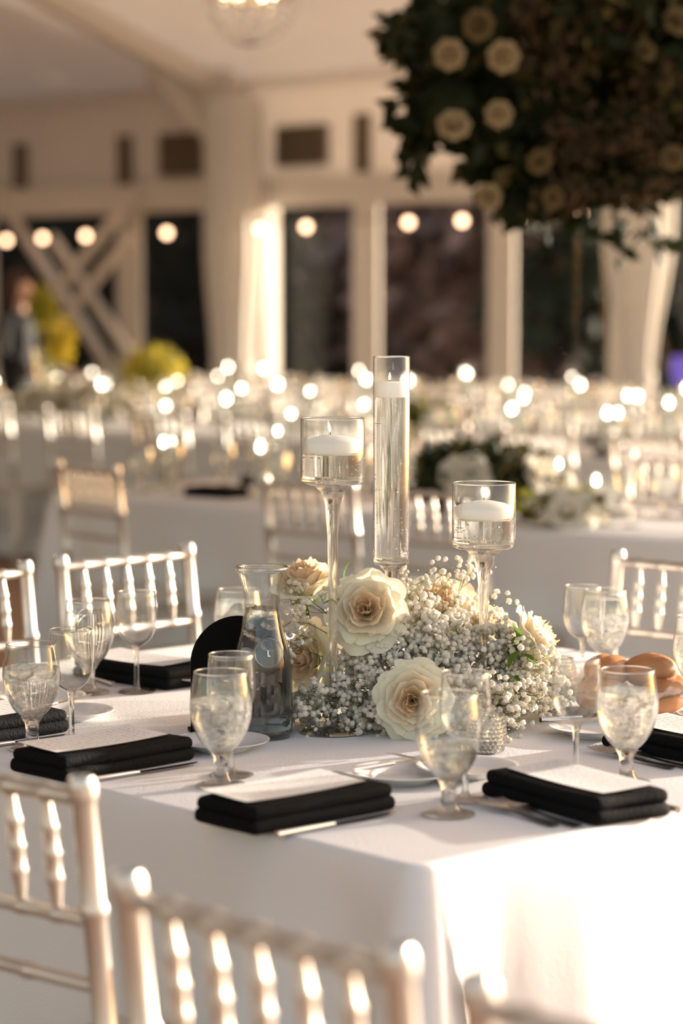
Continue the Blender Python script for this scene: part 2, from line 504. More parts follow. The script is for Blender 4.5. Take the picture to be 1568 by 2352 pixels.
# ------------------------------------------------------------------ structure
def build_structure():
    g = MB().box((0, 10, -0.06), (160, 160, 0.08)); tag(g.build('ground', M['bounce_ground'], smooth=False), kind='structure')
    f = MB(); c = tent(-10, 5.5, -0.01); f.box(c, (24, 21.4, 0.02), EZ); tag(f.build('floor', M['floor'], smooth=False), kind='structure')
    a0, a1 = -22.0, -2.5  # right end carried on out of view to shade the long table's end
    zb0, zb1, zt = 2.36, 2.62, 3.55
    # upper wall above the beam
    w = MB(); w.box(tent((a0 + a1) / 2, WV + 0.06, (zb1 + zt) / 2), (a1 - a0, 0.06, zt - zb1), EZ)
    wall = tag(w.build('wall_back', M['tentwall'], smooth=False), kind='structure')
    # ribs on the upper wall and vents
    for px, y0, y1, wd in ((50, 330, 432, 0.13), (290, 312, 428, 0.13), (835, 262, 395, 0.14)):
        a, z0 = hit_wall(px, y1); _, z1 = hit_wall(px, y0)
        MB().box(tent(a, WV - 0.02, (z0 + z1) / 2), (wd, 0.09, z1 - z0), EZ).build('rib', M['vent'], wall, smooth=False)
    for x0, x1, y0, y1 in ((372, 480, 305, 402), (640, 750, 288, 380)):
        A0, z0 = hit_wall((x0 + x1) / 2, y1); _, z1 = hit_wall((x0 + x1) / 2, y0)
        wl = abs(hit_wall(x1, y0)[0] - hit_wall(x0, y0)[0])
        vo = MB().box(tent(A0, WV - 0.0, (z0 + z1) / 2), (wl, 0.1, z1 - z0), EZ).build('vent', M['vent'], wall, smooth=False)
        fr = MB()
        for k in range(6):
            fr.box(tent(A0, WV - 0.06, z0 + (z1 - z0) * (k + 0.5) / 6), (wl, 0.02, 0.012), EZ)
        fr.build('louvre', M['vent'], vo, smooth=False)
    gp = [(WV + 0.2, 0), (WV + 0.2, zt - 0.06), (WV - 9, zt + 9.0 * math.tan(math.radians(17)) - 0.02), (-8.0, zt + 0.38), (-8.0, 0)]  # unseen end wall, added to darken the reflection in the panes
    le = MB().add([tent(-21.97 - 0.06 * k, v_, z_) for k in (0, 1) for v_, z_ in gp], [(0, 1, 2, 3, 4), (9, 8, 7, 6, 5)] + [((i + 1) % 5, i, 5 + i, 5 + (i + 1) % 5) for i in range(5)]); tag(le.build('wall_left', M['tentwall'], smooth=False), kind='structure')
    # eave beam
    b = MB(); b.box(tent((a0 + a1) / 2, WV - 0.04, (zb0 + zb1) / 2), (a1 - a0, 0.2, zb1 - zb0), EZ)
    tag(b.build('trim_1', M['frame'], smooth=False), kind='structure')
    k = MB(); k.box(tent((a0 + a1) / 2, WV, 0.34), (a1 - a0, 0.12, 0.68), EZ)
    tag(k.build('wall_sill', M['tentwall'], smooth=False), kind='structure')
    # mullions and panes
    cols = [(-70, -10), (270, 325), (598, 628), (812, 870), (1122, 1182), (1400, 1450)]
    ms = []
    for i, (x0, x1) in enumerate(cols):
        A0, _ = hit_wall(x0, 650); A1, _ = hit_wall(x1, 650)
        ms.append((A0, A1))
        tag(MB().box(tent((A0 + A1) / 2, WV, 1.52), (A1 - A0, 0.16 if i == 2 else 0.025, 1.68), EZ).build('trim_%d' % (i + 2), M['frame'], smooth=False), kind='structure')
    for i, aa in enumerate((-8.6, -6.8, -5.0, -3.15)):  # unseen bays added with the stretch of wall that shades the chair
        ms.append((aa - 0.09, aa + 0.09))
        tag(MB().box(tent(aa, WV, 1.52), (0.18, 0.05, 1.68), EZ).build('trim_%d' % (i + 10), M['frame'], smooth=False), kind='structure')
    for i in range(len(ms) - 1):
        q0, q1 = ms[i][1] - 0.01, ms[i + 1][0] + 0.01
        w_ = MB().box(tent((q0 + q1) / 2, WV + 0.03, 1.52), (q1 - q0, 0.006, 1.68), EZ)
        o = tag(w_.build('window_%d' % (i + 1), M['pane'], smooth=False), kind='structure')
        MB().box(tent((q0 + q1) / 2, WV + 0.03, 0.71), (q1 - q0, 0.05, 0.05), EZ).build('window_frame', M['frame'], o, smooth=False)
    # ceiling: rises from the wall to a ridge and falls again behind the camera
    r0, r1 = -22.0, -1.0
    zr = zt + 9.0 * math.tan(math.radians(17))
    c = MB()
    pr = [(WV + 0.3, zt - 0.05), (WV - 9, zr), (-8.0, zt + 0.4)]
    for (v0, z0), (v1, z1) in zip(pr[:-1], pr[1:]):
        c.add([tent(r0, v0, z0), tent(r1, v0, z0), tent(r1, v1, z1), tent(r0, v1, z1)], [(0, 1, 2, 3)])
        c.add([tent(r0, v0, z0 + .03), tent(r1, v0, z0 + .03), tent(r1, v1, z1 + .03), tent(r0, v1, z1 + .03)], [(3, 2, 1, 0)])
    tag(c.build('ceiling', M['tent'], smooth=False), kind='structure')
    # valance: fabric swag where ceiling meets wall
    s = MB()
    aw0, _ = hit_wall(405, 150); aw1, _ = hit_wall(600, 130)
    def sw(u, t):
        a = aw0 + (aw1 - aw0) * u
        d = 0.42 * (4 * u * (1 - u))
        return tent(a, WV - 0.35 - 0.1 * math.sin(t * PI), 3.62 - d * t - 0.05 * t)
    s.grid(16, 6, sw); s.build('ceiling_swag', M['tent'], bpy.data.objects['ceiling'])
    # rafters
    for j, px in enumerate((360, 1460)):
        a, _ = hit_wall(540 if j == 0 else px, 300)
        MB().bar(tent(a, WV - 0.1, zt - 0.13), tent(a, WV - 9, zr - 0.13), 0.14, 0.18).build('rafter', M['frame'], bpy.data.objects['ceiling'], smooth=False)
    # diagonal bracing of the left bay: two pairs of crossed bars
    br = 0
    for pa, pb, off in (((-20, 425), (266, 866), 0.16), ((118, 545), (302, 822), 0.22), ((312, 440), (122, 682), 0.28), ((300, 540), (138, 745), 0.34)):
        A, za = hit_wall(*pa, WV - off); B, zb = hit_wall(*pb, WV - off)
        o = MB().bar(tent(A, WV - off, za), tent(B, WV - off, zb), 0.05, 0.10).build('trim_%d' % (20 + br), M['frame'], smooth=False)
        tag(o, kind='structure'); br += 1
    A, za = hit_wall(352, 150, WV - 0.5); B, zb = hit_wall(515, 345, WV - 0.5)
    tag(MB().bar(tent(A, WV - 0.5, za), tent(B, WV - 0.5, zb), 0.12, 0.14).build('trim_24', M['frame'], smooth=False), kind='structure')
    # draped pillars
    def pillar(px0t, px1t, px0b, px1b, lab, flare):
        a0t, _ = hit_wall(px0t, 560, WV - 0.45); a1t, _ = hit_wall(px1t, 560, WV - 0.45)
        a0b, _ = hit_wall(px0b, 850, WV - 0.45); a1b, _ = hit_wall(px1b, 850, WV - 0.45)
        k_ = 0.74                                   # a span seen at the tent's angle
        rt, rb = (a1t - a0t) / 2 * k_, (a1b - a0b) / 2 * k_
        ac = (a0t + a1t + a0b + a1b) / 4
        base = tent(ac, WV - 0.45, 0)
        root = thing('draped_pillar', lab, 'pillar', base)
        MB().box((0, 0, 1.65), (0.12, 0.12, 3.3)).build('post', M['frame'], root, smooth=False)
        pr_ = []
        for i in range(15):
            z = 0.02 + 3.3 * i / 14
            if z < 0.9: r = rb * (1 + 0.25 * (0.9 - z))
            else:
                t = min(1, (z - 0.9) / 1.15); t = t * t * (3 - 2 * t)
                r = rb + (rt - rb) * t
                if z > 2.1: r += flare * (z - 2.1)
            pr_.append((r, z))
        MB().lathe(pr_, 72, ripple=lambda t, q: 0.06 * math.sin(11 * t + q) + 0.03 * math.sin(23 * t)).build('drape', M['drape'], root)
        MB().lathe([(rb * 1.08, 0.86), (rb * 1.12, 0.9), (rb * 1.08, 0.94)], 24).build('tie_band', M['drape'], root)
    pillar(474, 600, 488, 580, 'white fabric-draped tent pillar beside the crossed bracing bars', 0.0)
    pillar(1378, 1552, 1420, 1505, 'white fabric-draped tent pillar flaring wide beneath the huge leafy cloud', 0.05)
    # string lights
    st = thing('string_lights', 'string of round warm bulbs hung along the window beam', 'string lights', tent(hit_wall(598, 526, WV - .6)[0], WV - 0.6, 0))
    pts = [(-90, 556), (15, 552), (98, 547), (197, 542), (383, 535), (598, 526), (703, 521), (938, 511), (1061, 507), (1187, 500), (1330, 494)]
    wp = []
    bm = MB().ball((0, 0, 0), 0.036, 10, 6).mesh('bulb', M['bulb'])
    sm = MB().lathe([(0.012, 0.03), (0.014, 0.075), (0, 0.08)], 8).mesh('socket', M['cable'])
    for px, py in pts:
        a, z = hit_wall(px, py, WV - 0.6); p = tent(a, WV - 0.6, z) - st.location
        bo = link('bulb', bm, st, p); link('socket', sm, bo)
        wp.append(p + Vector((0, 0, 0.085)))
    w2 = []
    for p, q in zip(wp[:-1], wp[1:]):
        for k in range(4):
            t = k / 4; w2.append(p.lerp(q, t) - UP * (0.05 * 4 * t * (1 - t)))
    w2.append(wp[-1])
    MB().tube(w2, 0.006, 5).build('wire', M['cable'], st)
    # chandelier
    cp = on_y(572, -15, 11.0)
    ch = thing('chandelier', 'round crystal bead chandelier hanging under the tent ceiling', 'chandelier', (cp.x, cp.y, cp.z - 0.22))
    rr = 0.22
    MB().tube([(rr * math.cos(t * PI / 12), rr * math.sin(t * PI / 12), 0.22) for t in range(25)], 0.012, 6, cap=False).build('ring', M['brass'], ch)
    MB().tube([(0, 0, 0.42), (0, 0, 2.2)], 0.008, 6).build('chain', M['brass'], ch)
    bead = MB()
    for j in range(9):
        t = (j + 0.5) / 9 * PI / 2
        bead.ball((rr * math.sin(t), 0, 0.22 - rr * math.cos(t)), 0.014, 6, 4)
    for j in range(6):
        t = j / 6
        bead.ball((rr * (1 - t * 0.8), 0, 0.24 + 0.18 * t), 0.012, 6, 4)
    bme = bead.mesh('crystal_strand', M['glass_crystal'])
    for k in range(18):
        link('crystal_strand', bme, ch, (0, 0, 0), k * 2 * PI / 18)
    for k in range(6):
        t = k * PI / 3
        ar = MB().tube([(0, 0, 0.2), (0.06 * math.cos(t), 0.06 * math.sin(t), 0.16), (0.11 * math.cos(t), 0.11 * math.sin(t), 0.2)], 0.006, 5).build('arm', M['brass'], ch)
        MB().ball((0.11 * math.cos(t), 0.11 * math.sin(t), 0.235), 0.022, 8, 5, s=(1, 1, 1.5)).build('bulb', M['chan_bulb'], ch)


build_structure()


# ------------------------------------------------------------------ trees outside
def leaf_cloud(mb, c, rad, n, size, rnd, mi=0, mic=None, shell=0.55):
    for _ in range(n):
        d = Vector((rnd.gauss(0, 1), rnd.gauss(0, 1), rnd.gauss(0, 1))).normalized()
        q = shell + (1 - shell) * rnd.random()
        p = Vector((c[0] + d.x * rad[0] * q, c[1] + d.y * rad[1] * q, c[2] + d.z * rad[2] * q))
        ax = Vector((rnd.gauss(0, 1), rnd.gauss(0, 1), rnd.gauss(0, 1))).normalized()
        bx_ = ax.orthogonal().normalized()
        s = size * rnd.uniform(0.6, 1.35)
        tip = ax * s; w = bx_ * s * 0.34
        mid = p + tip * 0.5
        nrm = ax.cross(bx_) * s * 0.08
        m_ = mi if mic is None else rnd.choice(mic)
        mb.add([p, mid + w + nrm, p + tip, mid - w + nrm], [(0, 1, 2), (0, 2, 3)], m_)


def tree(px, dist, h, r, mat, lab, seed, n=1500, base=0.0):
    rnd = random.Random(seed)
    d = ray(px, 700); p = Vector((d.x / d.y * dist, dist, 0))
    t = thing('garden_tree', lab, 'tree', p, group='trees outside the windows')
    MB().tube([(0, 0, 0), (0.05, 0, h * 0.4), (0, 0.05, h * 0.8)], [0.16, 0.12, 0.05], 8).build('trunk', M['bark'], t)
    mb = MB()
    for k in range(9):
        a = rnd.uniform(0, 2 * PI); q = rnd.uniform(0.1, 0.6) * r
        zc = base + (h - base) * rnd.uniform(0.12, 0.88)
        leaf_cloud(mb, (q * math.cos(a), q * math.sin(a), zc), (r * 0.6, r * 0.6, (h - base) * 0.26), n // 9, 0.42, rnd, shell=0.3)
    mb.build('foliage', M[mat], t, smooth=False, kind='stuff')


LABT = {'tree_shade': 'shade-dark teal tree outside the tent windows', 'tree_b': 'mauve-brown leaved tree outside the tent windows',
        'tree_c': 'olive green leafy tree outside the tent windows'}
for i, (px, dist, h, r, m) in enumerate([(-60, 31, 6.2, 1.8, 'tree_shade'), (150, 33, 6.5, 1.9, 'tree_shade'), (330, 30, 5.4, 1.5, 'tree_shade'), (430, 34, 6.5, 2.0, 'tree_shade'),
                                         (640, 33, 6, 1.7, 'tree_shade'), (740, 29.5, 4.6, 1.2, 'tree_c'), (810, 34, 6.3, 1.8, 'tree_shade'), (930, 28, 5.2, 1.3, 'tree_b'),
                                         (1030, 31, 6, 1.6, 'tree_shade'), (1090, 27, 5.0, 1.2, 'tree_b'), (1230, 26, 5.0, 1.2, 'tree_b'), (1180, 30, 6, 1.6, 'tree_c'),
                                         (1340, 29, 6, 1.6, 'tree_shade'), (1330, 25.5, 4.5, 1.0, 'tree_c'), (1500, 27, 6, 1.7, 'tree_shade'), (1680, 28, 6, 1.9, 'tree_c')]):
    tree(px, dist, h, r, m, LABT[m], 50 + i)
# clipped dark hedge closing the garden behind the trees
def build_hedge():
    rnd = random.Random(3)
    h0, h1 = Vector((-13, 40, 0)), Vector((11, 36, 0))
    o = thing('hedge', 'tall dark hedge closing the garden behind the trees', 'hedge', (h0 + h1) / 2)
    mb = MB()
    core = MB()
    L = (h1 - h0)
    core.box((0, 0, 3.4), (L.length, 1.2, 6.8), math.atan2(L.y, L.x)); core.build('hedge_core', M['tree_shade'], o, smooth=False)
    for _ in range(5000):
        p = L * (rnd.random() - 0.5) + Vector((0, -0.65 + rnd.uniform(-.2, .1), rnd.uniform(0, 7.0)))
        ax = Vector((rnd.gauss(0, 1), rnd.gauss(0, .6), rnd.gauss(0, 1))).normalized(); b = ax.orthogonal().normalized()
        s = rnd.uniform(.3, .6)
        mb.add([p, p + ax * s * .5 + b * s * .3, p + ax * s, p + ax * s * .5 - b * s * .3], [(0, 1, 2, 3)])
    mb.build('foliage', M['tree_shade'], o, smooth=False, kind='stuff')
build_hedge()


# ------------------------------------------------------------------ tables and cloths
def table_and_cloth(name, origin, ex, ey, lx, ly, label, cloth_label, mat, group=None, main=False, seed=1):
    """origin: a corner; ex, ey: unit directions of the sides lx, ly"""
    rz = math.atan2(ex.y, ex.x)
    c = origin + ex * lx / 2 + ey * ly / 2
    t = thing('banquet_table', label, 'table', (c.x, c.y, 0), rz, group)
    MB().box((0, 0, TZ - 0.018), (lx - 0.03, ly - 0.03, 0.026)).build('tabletop', M['tabletop'], t, smooth=False)
    lm = MB().tube([(0, 0, 0), (0, 0, TZ - 0.03)], 0.016, 8).mesh('leg', M['steel'])
    for sx in (-1, 1):
        for sy in (-1, 1):
            link('leg', lm, t, (sx * (lx / 2 - 0.2), sy * (ly / 2 - 0.15), 0))
    # the cloth: flat top, softly rounded edge, folds growing towards the floor
    rnd = random.Random(seed)
    rc = 0.035
    hx, hy = lx / 2, ly / 2
    per = []
    n_side_x = int(lx / 0.022) if main else int(lx / 0.06); n_side_y = int(ly / 0.022) if main else int(ly / 0.06)
    nc = 14 if main else 6
    def side(p0, p1, n, nrm):
        for i in range(n):
            q = i / n; per.append((p0[0] + (p1[0] - p0[0]) * q, p0[1] + (p1[1] - p0[1]) * q, nrm[0], nrm[1], -1))
    def corner(cx, cy_, a0):
        for i in range(nc):
            a = a0 + PI / 2 * i / nc
            per.append((cx + rc * math.cos(a), cy_ + rc * math.sin(a), math.cos(a), math.sin(a), i / (nc - 1)))
    side((-hx + rc, -hy), (hx - rc, -hy), n_side_x, (0, -1)); corner(hx - rc, -hy + rc, -PI / 2)
    side((hx, -hy + rc), (hx, hy - rc), n_side_y, (1, 0)); corner(hx - rc, hy - rc, 0)
    side((hx - rc, hy), (-hx + rc, hy), n_side_x, (0, 1)); corner(-hx + rc, hy - rc, PI / 2)
    side((-hx, hy - rc), (-hx, -hy + rc), n_side_y, (-1, 0)); corner(-hx + rc, -hy + rc, PI)
    np_ = len(per)
    prof = [(-0.012, 0.0), (-0.004, -0.002), (0.0, -0.008), (0.002, -0.025)]
    zs = ([0.05, 0.09, 0.14, 0.2, 0.28, 0.36, 0.44, 0.52, 0.6, 0.68, 0.748] if main else [0.08, 0.2, 0.4, 0.6, 0.748])
    for d in zs: prof.append((0.004, -d))
    ph = [rnd.uniform(0, 6.28) for _ in range(6)]
    arc = 0.0; v = []; arcs = []
    for i in range(np_):
        if i: arc += math.hypot(per[i][0] - per[i - 1][0], per[i][1] - per[i - 1][1])
        arcs.append(arc)
    cidx = [i for i in range(np_) if per[i][4] >= 0 and abs(per[i][4] - 0.5) < 0.6 / nc]
    for j, (o_, dz) in enumerate(prof):
        t_ = max(0, -dz - 0.02) / 0.73
        for i in range(np_):
            x, y, nx, ny, cq = per[i]
            s_ = arcs[i]
            wave = 0.018 * math.sin(s_ * 9 + ph[0]) + 0.012 * math.sin(s_ * 17 + ph[1]) + 0.006 * math.sin(s_ * 31 + ph[2])
            dcorn = min(min(abs(s_ - arcs[k]), arc - abs(s_ - arcs[k])) for k in cidx)
            cf = 0.13 * math.exp(-(dcorn / 0.045) ** 2) - 0.05 * math.exp(-((dcorn - 0.13) / 0.05) ** 2) + 0.06 * math.exp(-((dcorn - 0.30) / 0.07) ** 2)
            out = o_ + t_ * (wave + 0.02) + (t_ ** 0.75) * cf
            v.append((x + nx * out, y + ny * out, TZ + dz))
    f = []
    for j in range(len(prof) - 1):
        for i in range(np_):
            k = (i + 1) % np_
            f.append((j * np_ + i, (j + 1) * np_ + i, (j + 1) * np_ + k, j * np_ + k))
    mb = MB(); mb.add(v, f)
    # top: ring to a slightly smaller inner outline, filled
    inner = [(p[0] - p[2] * 0.012, p[1] - p[3] * 0.012, TZ) for p in per]
    mb.f.append(list(range(np_))); mb.m.append(0)
    o = mb.build('tablecloth', mat, None, (c.x, c.y, 0), rz, angle=50)
    return tag(o, cloth_label, 'tablecloth', group)


NC = on_z(960, 1995, TZ); NC.z = 0
LNL, LNR = 1.78, 1.60
# the near corner NC: sides run along NL and NR; build from corner L so that ex x ey is right handed
table_and_cloth('main', NC, NR, NL, LNR, LNL, 'square banquet table hidden under the floral-centrepiece cloth',
                'white linen cloth draped over the table with the rose centrepiece', M['cloth'], main=True, seed=4)
P450 = on_z(450, 1157, TZ); P450.z = 0
T2 = P450 + TE * -0.8
table_and_cloth('t2', T2, TE, TV, 4.2, 0.9, 'long banquet table behind the rose table', 'white cloth on the long table just behind the rose table', M['cloth_far'], seed=9)
P600 = on_z(600, 1010, TZ); P600.z = 0
T3A = P600 + TE * -3.4; T3B = P600 + TE * 0.1
table_and_cloth('t3a', T3A, TE, TV, 3.49, 0.9, 'banquet table near the crossed bracing', 'white cloth on the table in front of the crossed bracing', M['cloth_far'], seed=11)
table_and_cloth('t3b', T3B, TE, TV, 3.0, 0.9, 'banquet table in the second row from the window wall', 'white cloth on the second-row table facing the window wall', M['cloth_far'], seed=12)
T5 = P600 + TV * 3.2 + TE * -6.0
table_and_cloth('t5', T5, TE, TV, 8.8, 0.9, 'long banquet table closest to the window wall', 'white cloth on the long table closest to the window wall', M['cloth_far'], seed=13)


# ------------------------------------------------------------------ chairs
def knuckled(z0, z1, r, knots, n=8, dome=True, thin=None):
    """turned bamboo-style rod profile"""
    zs = [(r * 0.97, z0)]
    for k in knots:
        z = z0 + (z1 - z0) * k
        zs += [(r, z - 0.012), (r * 1.18, z - 0.006), (r * 1.26, z), (r * 1.18, z + 0.006), (r, z + 0.012)]
    if dome: zs += [(r, z1 - 0.03), (r * 1.22, z1 - 0.022), (r * 1.25, z1 - 0.012), (r * 1.05, z1 - 0.003), (0, z1)]
    else: zs += [(r, z1)]
    return zs


def make_chair(label, group=None):
    t = thing('chiavari_chair', label, 'chair', group=group)
    ms = M['silver']
    hw = 0.188
    rake = math.atan2(0.055, 0.47)
    pm = MB()
    # back post: leg below the seat and raked upper part
    prof = knuckled(0, 0.475, 0.0145, (0.33, 0.66, 0.98), 10)
    Mx = Matrix.Translation((0, 0.18, 0.445)) @ Matrix.Rotation(-rake, 4, 'X')
    pm.lathe(prof, 10, M=Mx)
    pm.lathe([(0.011, 0), (0.0135, 0.15), (0.0155, 0.16), (0.0135, 0.17), (0.0145, 0.445)], 10, M=Matrix.Translation((0, 0.18, 0)))
    pme = pm.mesh('back_post', ms)
    for s in (-1, 1): link('back_post', pme, t, (s * hw, 0, 0))
    lm = MB().lathe([(0.011, 0), (0.0135, 0.15), (0.0155, 0.16), (0.0135, 0.17), (0.0145, 0.43), (0, 0.432)], 10).mesh('front_leg', ms)
    for s in (-1, 1): link('front_leg', lm, t, (s * hw, -0.19, 0))
    def zy(z): return 0.18 + (z - 0.445) * math.tan(rake)
    def rail(z, r, knots, name):
        MM = Matrix.Translation((-hw, zy(z), z)) @ Matrix.Rotation(PI / 2, 4, 'Y')
        MB().lathe(knuckled(0, 2 * hw, r, knots, dome=False), 8, M=MM).build(name, ms, t)
    ks = tuple((k + 1) / 6 for k in range(5))
    rail(0.893, 0.0105, ks, 'top_rail')
    rail(0.742, 0.0095, ks, 'middle_rail')
    rail(0.660, 0.0095, (1 / 3, 2 / 3), 'lower_rail')
    L = (0.893 - 0.742) / math.cos(rake)
    sp = [(0.0045, 0), (0.006, 0.012), (0.0085, 0.03), (0.0095, 0.040), (0.0115, 0.045), (0.0095, 0.050), (0.0092, 0.07), (0.0118, 0.0757), (0.0092, 0.081), (0.0088, 0.103), (0.0108, 0.1085), (0.0085, 0.114), (0.006, 0.135), (0.0045, L)]
    sm = MB().lathe(sp, 8, M=Matrix.Translation((0, zy(0.742), 0.742)) @ Matrix.Rotation(-rake, 4, 'X')).mesh('spindle', ms)
    for k in range(5): link('spindle', sm, t, (-hw + 2 * hw * (k + 1) / 6, 0, 0))
    MB().box((0, -0.005, 0.445), (0.40, 0.40, 0.03)).build('seat', M['seat'], t, smooth=False)
    st = MB()
    for z in (0.2, 0.27):
        o = MB()
        for s in (-1, 1): o.tube([(s * hw, -0.19, z), (s * hw, 0.18, z)], 0.0075, 6)
        o.tube([(-hw, -0.19, z + 0.02), (hw, -0.19, z + 0.02)], 0.0075, 6)
        o.build('stretcher', ms, t)
    return t


YTOP = 0.18 + 0.475 * math.tan(math.atan2(0.055, 0.47))
chair0 = make_chair('chair')
_used = [False]


def chair_at(mid, face, label, group=None):
    """mid: point on the floor under the middle of the two back-post tops; face: direction the sitter looks"""
    face = Vector((face[0], face[1], 0)).normalized()
    rz = math.atan2(face.x, -face.y)
    loc = Vector((mid[0], mid[1], 0)) + face * YTOP
    if not _used[0]:
        _used[0] = True
        o = chair0; o.location = loc; o.rotation_euler = (0, 0, rz); o['label'] = label
        if group: o['group'] = group
    else:
        o = dup(chair0, loc, rz, label, group)
        if not group and 'group' in o: del o['group']
    return o


CH = 0.92


def ctop(px, py): p = on_z(px, py, CH); p.z = 0; return p


def perp_to(a, b, toward):
    d = (b - a).normalized(); n = Vector((-d.y, d.x, 0))
    return n if n.dot(toward) > 0 else -n


a, b = ctop(285, 2000), ctop(915, 2175)
chair_at((a + b) / 2, perp_to(a, b, NR), 'silver chiavari chair standing past the draped table corner')
dC = (b - a).normalized()
a2 = ctop(1092, 2238)
chair_at(a2 + dC * 0.188, perp_to(a, b, NR), 'silver chiavari chair with only its back corner showing before the sunlit cloth')
b2 = ctop(186, 1783); d2 = Vector((0.77, -0.638, 0))
chair_at(b2 - d2 * 0.188, (0.638, 0.77), 'silver chiavari chair beside the black napkin with the lone goblet pair')
a3, b3 = ctop(142, 1275), ctop(425, 1248)
chair_at((a3 + b3) / 2, perp_to(a3, b3, -NL), 'silver chiavari chair behind the upright wine glass, whole back showing')
b4 = ctop(55, 1287); d4 = (b3 - a3).normalized()
chair_at(b4 - d4 * 0.188, perp_to(a3, b3, -NL), 'silver chiavari chair showing one post, beside the chair whose whole back shows')
a5 = ctop(1420, 1262); d5 = Vector((0.72, -0.69, 0))
chair_at(a5 + d5 * 0.188, (-0.69, -0.72), 'silver chiavari chair behind the bread rolls')
chair_at(a5 + d5 * 0.70, (-0.69, -0.72), 'silver chiavari chair next to the one behind the bread rolls')
chair_at(a5 + d5 * 1.20, (-0.69, -0.72), 'silver chiavari chair second along from the one behind the bread rolls')  # out of view, added so its spindles cast shadow streaks on the cloth

chair_at(NC + NR * 1.05 - NL * 0.42, NL, 'silver chiavari chair at the sunlit side of the rose table')
# long table
GRP2 = 'chairs along the long table'
def t2pt(t, v): return P450 + TE * t + TV * v
a6, b6 = ctop(126, 1056), ctop(272, 1070)
chair_at((a6 + b6) / 2, perp_to(a6, b6, TV), 'blurred silver chair in shade at the end of the long table')
chair_at(t2pt(0.95, -0.44), TV, 'blurred silver chair at the long table behind the tall candle goblet')
chair_at(t2pt(1.45, -0.42), TV, 'blurred silver chair at the long table behind the glass candle cylinder')
for k in range(5):
    chair_at(t2pt(-0.35 + k * 0.72, 0.9 + 0.50), -TV, 'silver chair on the far side of the long table', 'far-side chairs of the long table')
for base, n, ln, nm in ((T3A, 5, 3.49, 'table before the crossed bracing'), (T3B, 5, 3.0, 'second-row table')):
    for k in range(n):
        t = (k + 0.5) / n * ln
        chair_at(base + TE * t - TV * 0.50, TV, 'silver chair backing onto the aisle at the ' + nm, 'aisle chairs of the ' + nm)
        chair_at(base + TE * t + TV * 1.40, -TV, 'silver chair on the window side of the ' + nm, 'window-side chairs of the ' + nm)
for k in range(13):
    t = (k + 0.5) / 13 * 8.8
    chair_at(T5 + TE * t - TV * 0.50, TV, 'silver chair at the long table closest to the windows', 'chairs of the table closest to the windows')
    chair_at(T5 + TE * t + TV * 1.40, -TV, 'silver chair between the last table and the windows', 'chairs between the last table and the windows')


# ------------------------------------------------------------------ glassware
def smooth_prof(pts, n):
    """Catmull-Rom through profile points"""
    out = []
    m = len(pts)
    for i in range(m - 1):
        p0 = pts[max(0, i - 1)]; p1 = pts[i]; p2 = pts[i + 1]; p3 = pts[min(m - 1, i + 2)]
        for k in range(n):
            t = k / n
            out.append(tuple(0.5 * (2 * p1[j] + (p2[j] - p0[j]) * t + (2 * p0[j] - 5 * p1[j] + 4 * p2[j] - p3[j]) * t * t + (3 * p1[j] - p0[j] - 3 * p2[j] + p3[j]) * t ** 3) for j in (0, 1)))
    out.append(pts[-1])
    return [(max(0.0, r), z) for r, z in out]


GOB = smooth_prof([(0.006, 0.050), (0.018, 0.054), (0.0315, 0.069), (0.0415, 0.090), (0.0462, 0.112), (0.0455, 0.132), (0.0425, 0.152), (0.0395, 0.169)], 4)
WIN = smooth_prof([(0.004, 0.086), (0.013, 0.0885), (0.0255, 0.098), (0.0345, 0.115), (0.0372, 0.132), (0.0362, 0.155), (0.0338, 0.184)], 4)


def lip(r, z, t=0.0010, n=40):
    return MB().lathe([(r + t * math.cos(a * PI / 4), z + t * math.sin(a * PI / 4)) for a in range(9)], n).mesh('lip', M['glass_rim'])


def cut_prof(prof, z, shrink):
    """closed body of drink filling prof up to z"""
    pr = [(0, prof[0][1] + 0.001)]
    last = prof[0]
    for r, zz in prof:
        if zz > z:
            t = (z - last[1]) / (zz - last[1]); rr = last[0] + (r - last[0]) * t
            pr.append((max(0.001, rr - shrink), z)); break
        pr.append((max(0.001, r - shrink), zz + 0.001)); last = (r, zz)
    pr.append((0, z))
    return pr


GOB_BOWL = MB().lathe(GOB + [(0.0385, 0.1705), (0.0378, 0.1695)], 40).mesh('bowl', M['glass_cold'])
GOB_BOWL_DRY = MB().lathe(GOB + [(0.0385, 0.1705), (0.0378, 0.1695)], 32).mesh('bowl', M['glass'])
GOB_STEM = MB().lathe([(0, 0.007), (0.016, 0.008), (0.0115, 0.016), (0.0098, 0.028), (0.0112, 0.042), (0.0175, 0.0525), (0, 0.0535)], 24).mesh('stem', M['glass_solid'])
GOB_FOOT = MB().lathe([(0, 0.0005), (0.036, 0.0005), (0.0375, 0.002), (0.036, 0.0036), (0.016, 0.0075), (0, 0.008)], 32).mesh('foot', M['glass_solid'])
WIN_BOWL = MB().lathe(WIN + [(0.0332, 0.1853), (0.0326, 0.1843)], 40).mesh('bowl', M['glass_wine'])
WIN_STEM = MB().lathe([(0, 0.005), (0.0075, 0.006), (0.0048, 0.015), (0.0042, 0.05), (0.005, 0.075), (0.0075, 0.084), (0.012, 0.0885), (0, 0.089)], 20).mesh('stem', M['glass_solid'])
WIN_FOOT = MB().lathe([(0, 0.0005), (0.032, 0.0005), (0.0335, 0.0018), (0.032, 0.003), (0.012, 0.0055), (0, 0.0058)], 32).mesh('foot', M['glass_solid'])
_water = {}
GOB_LIP = lip(0.0392, 0.1705); WIN_LIP = lip(0.0336, 0.1853, 0.0008)
ICE = {}


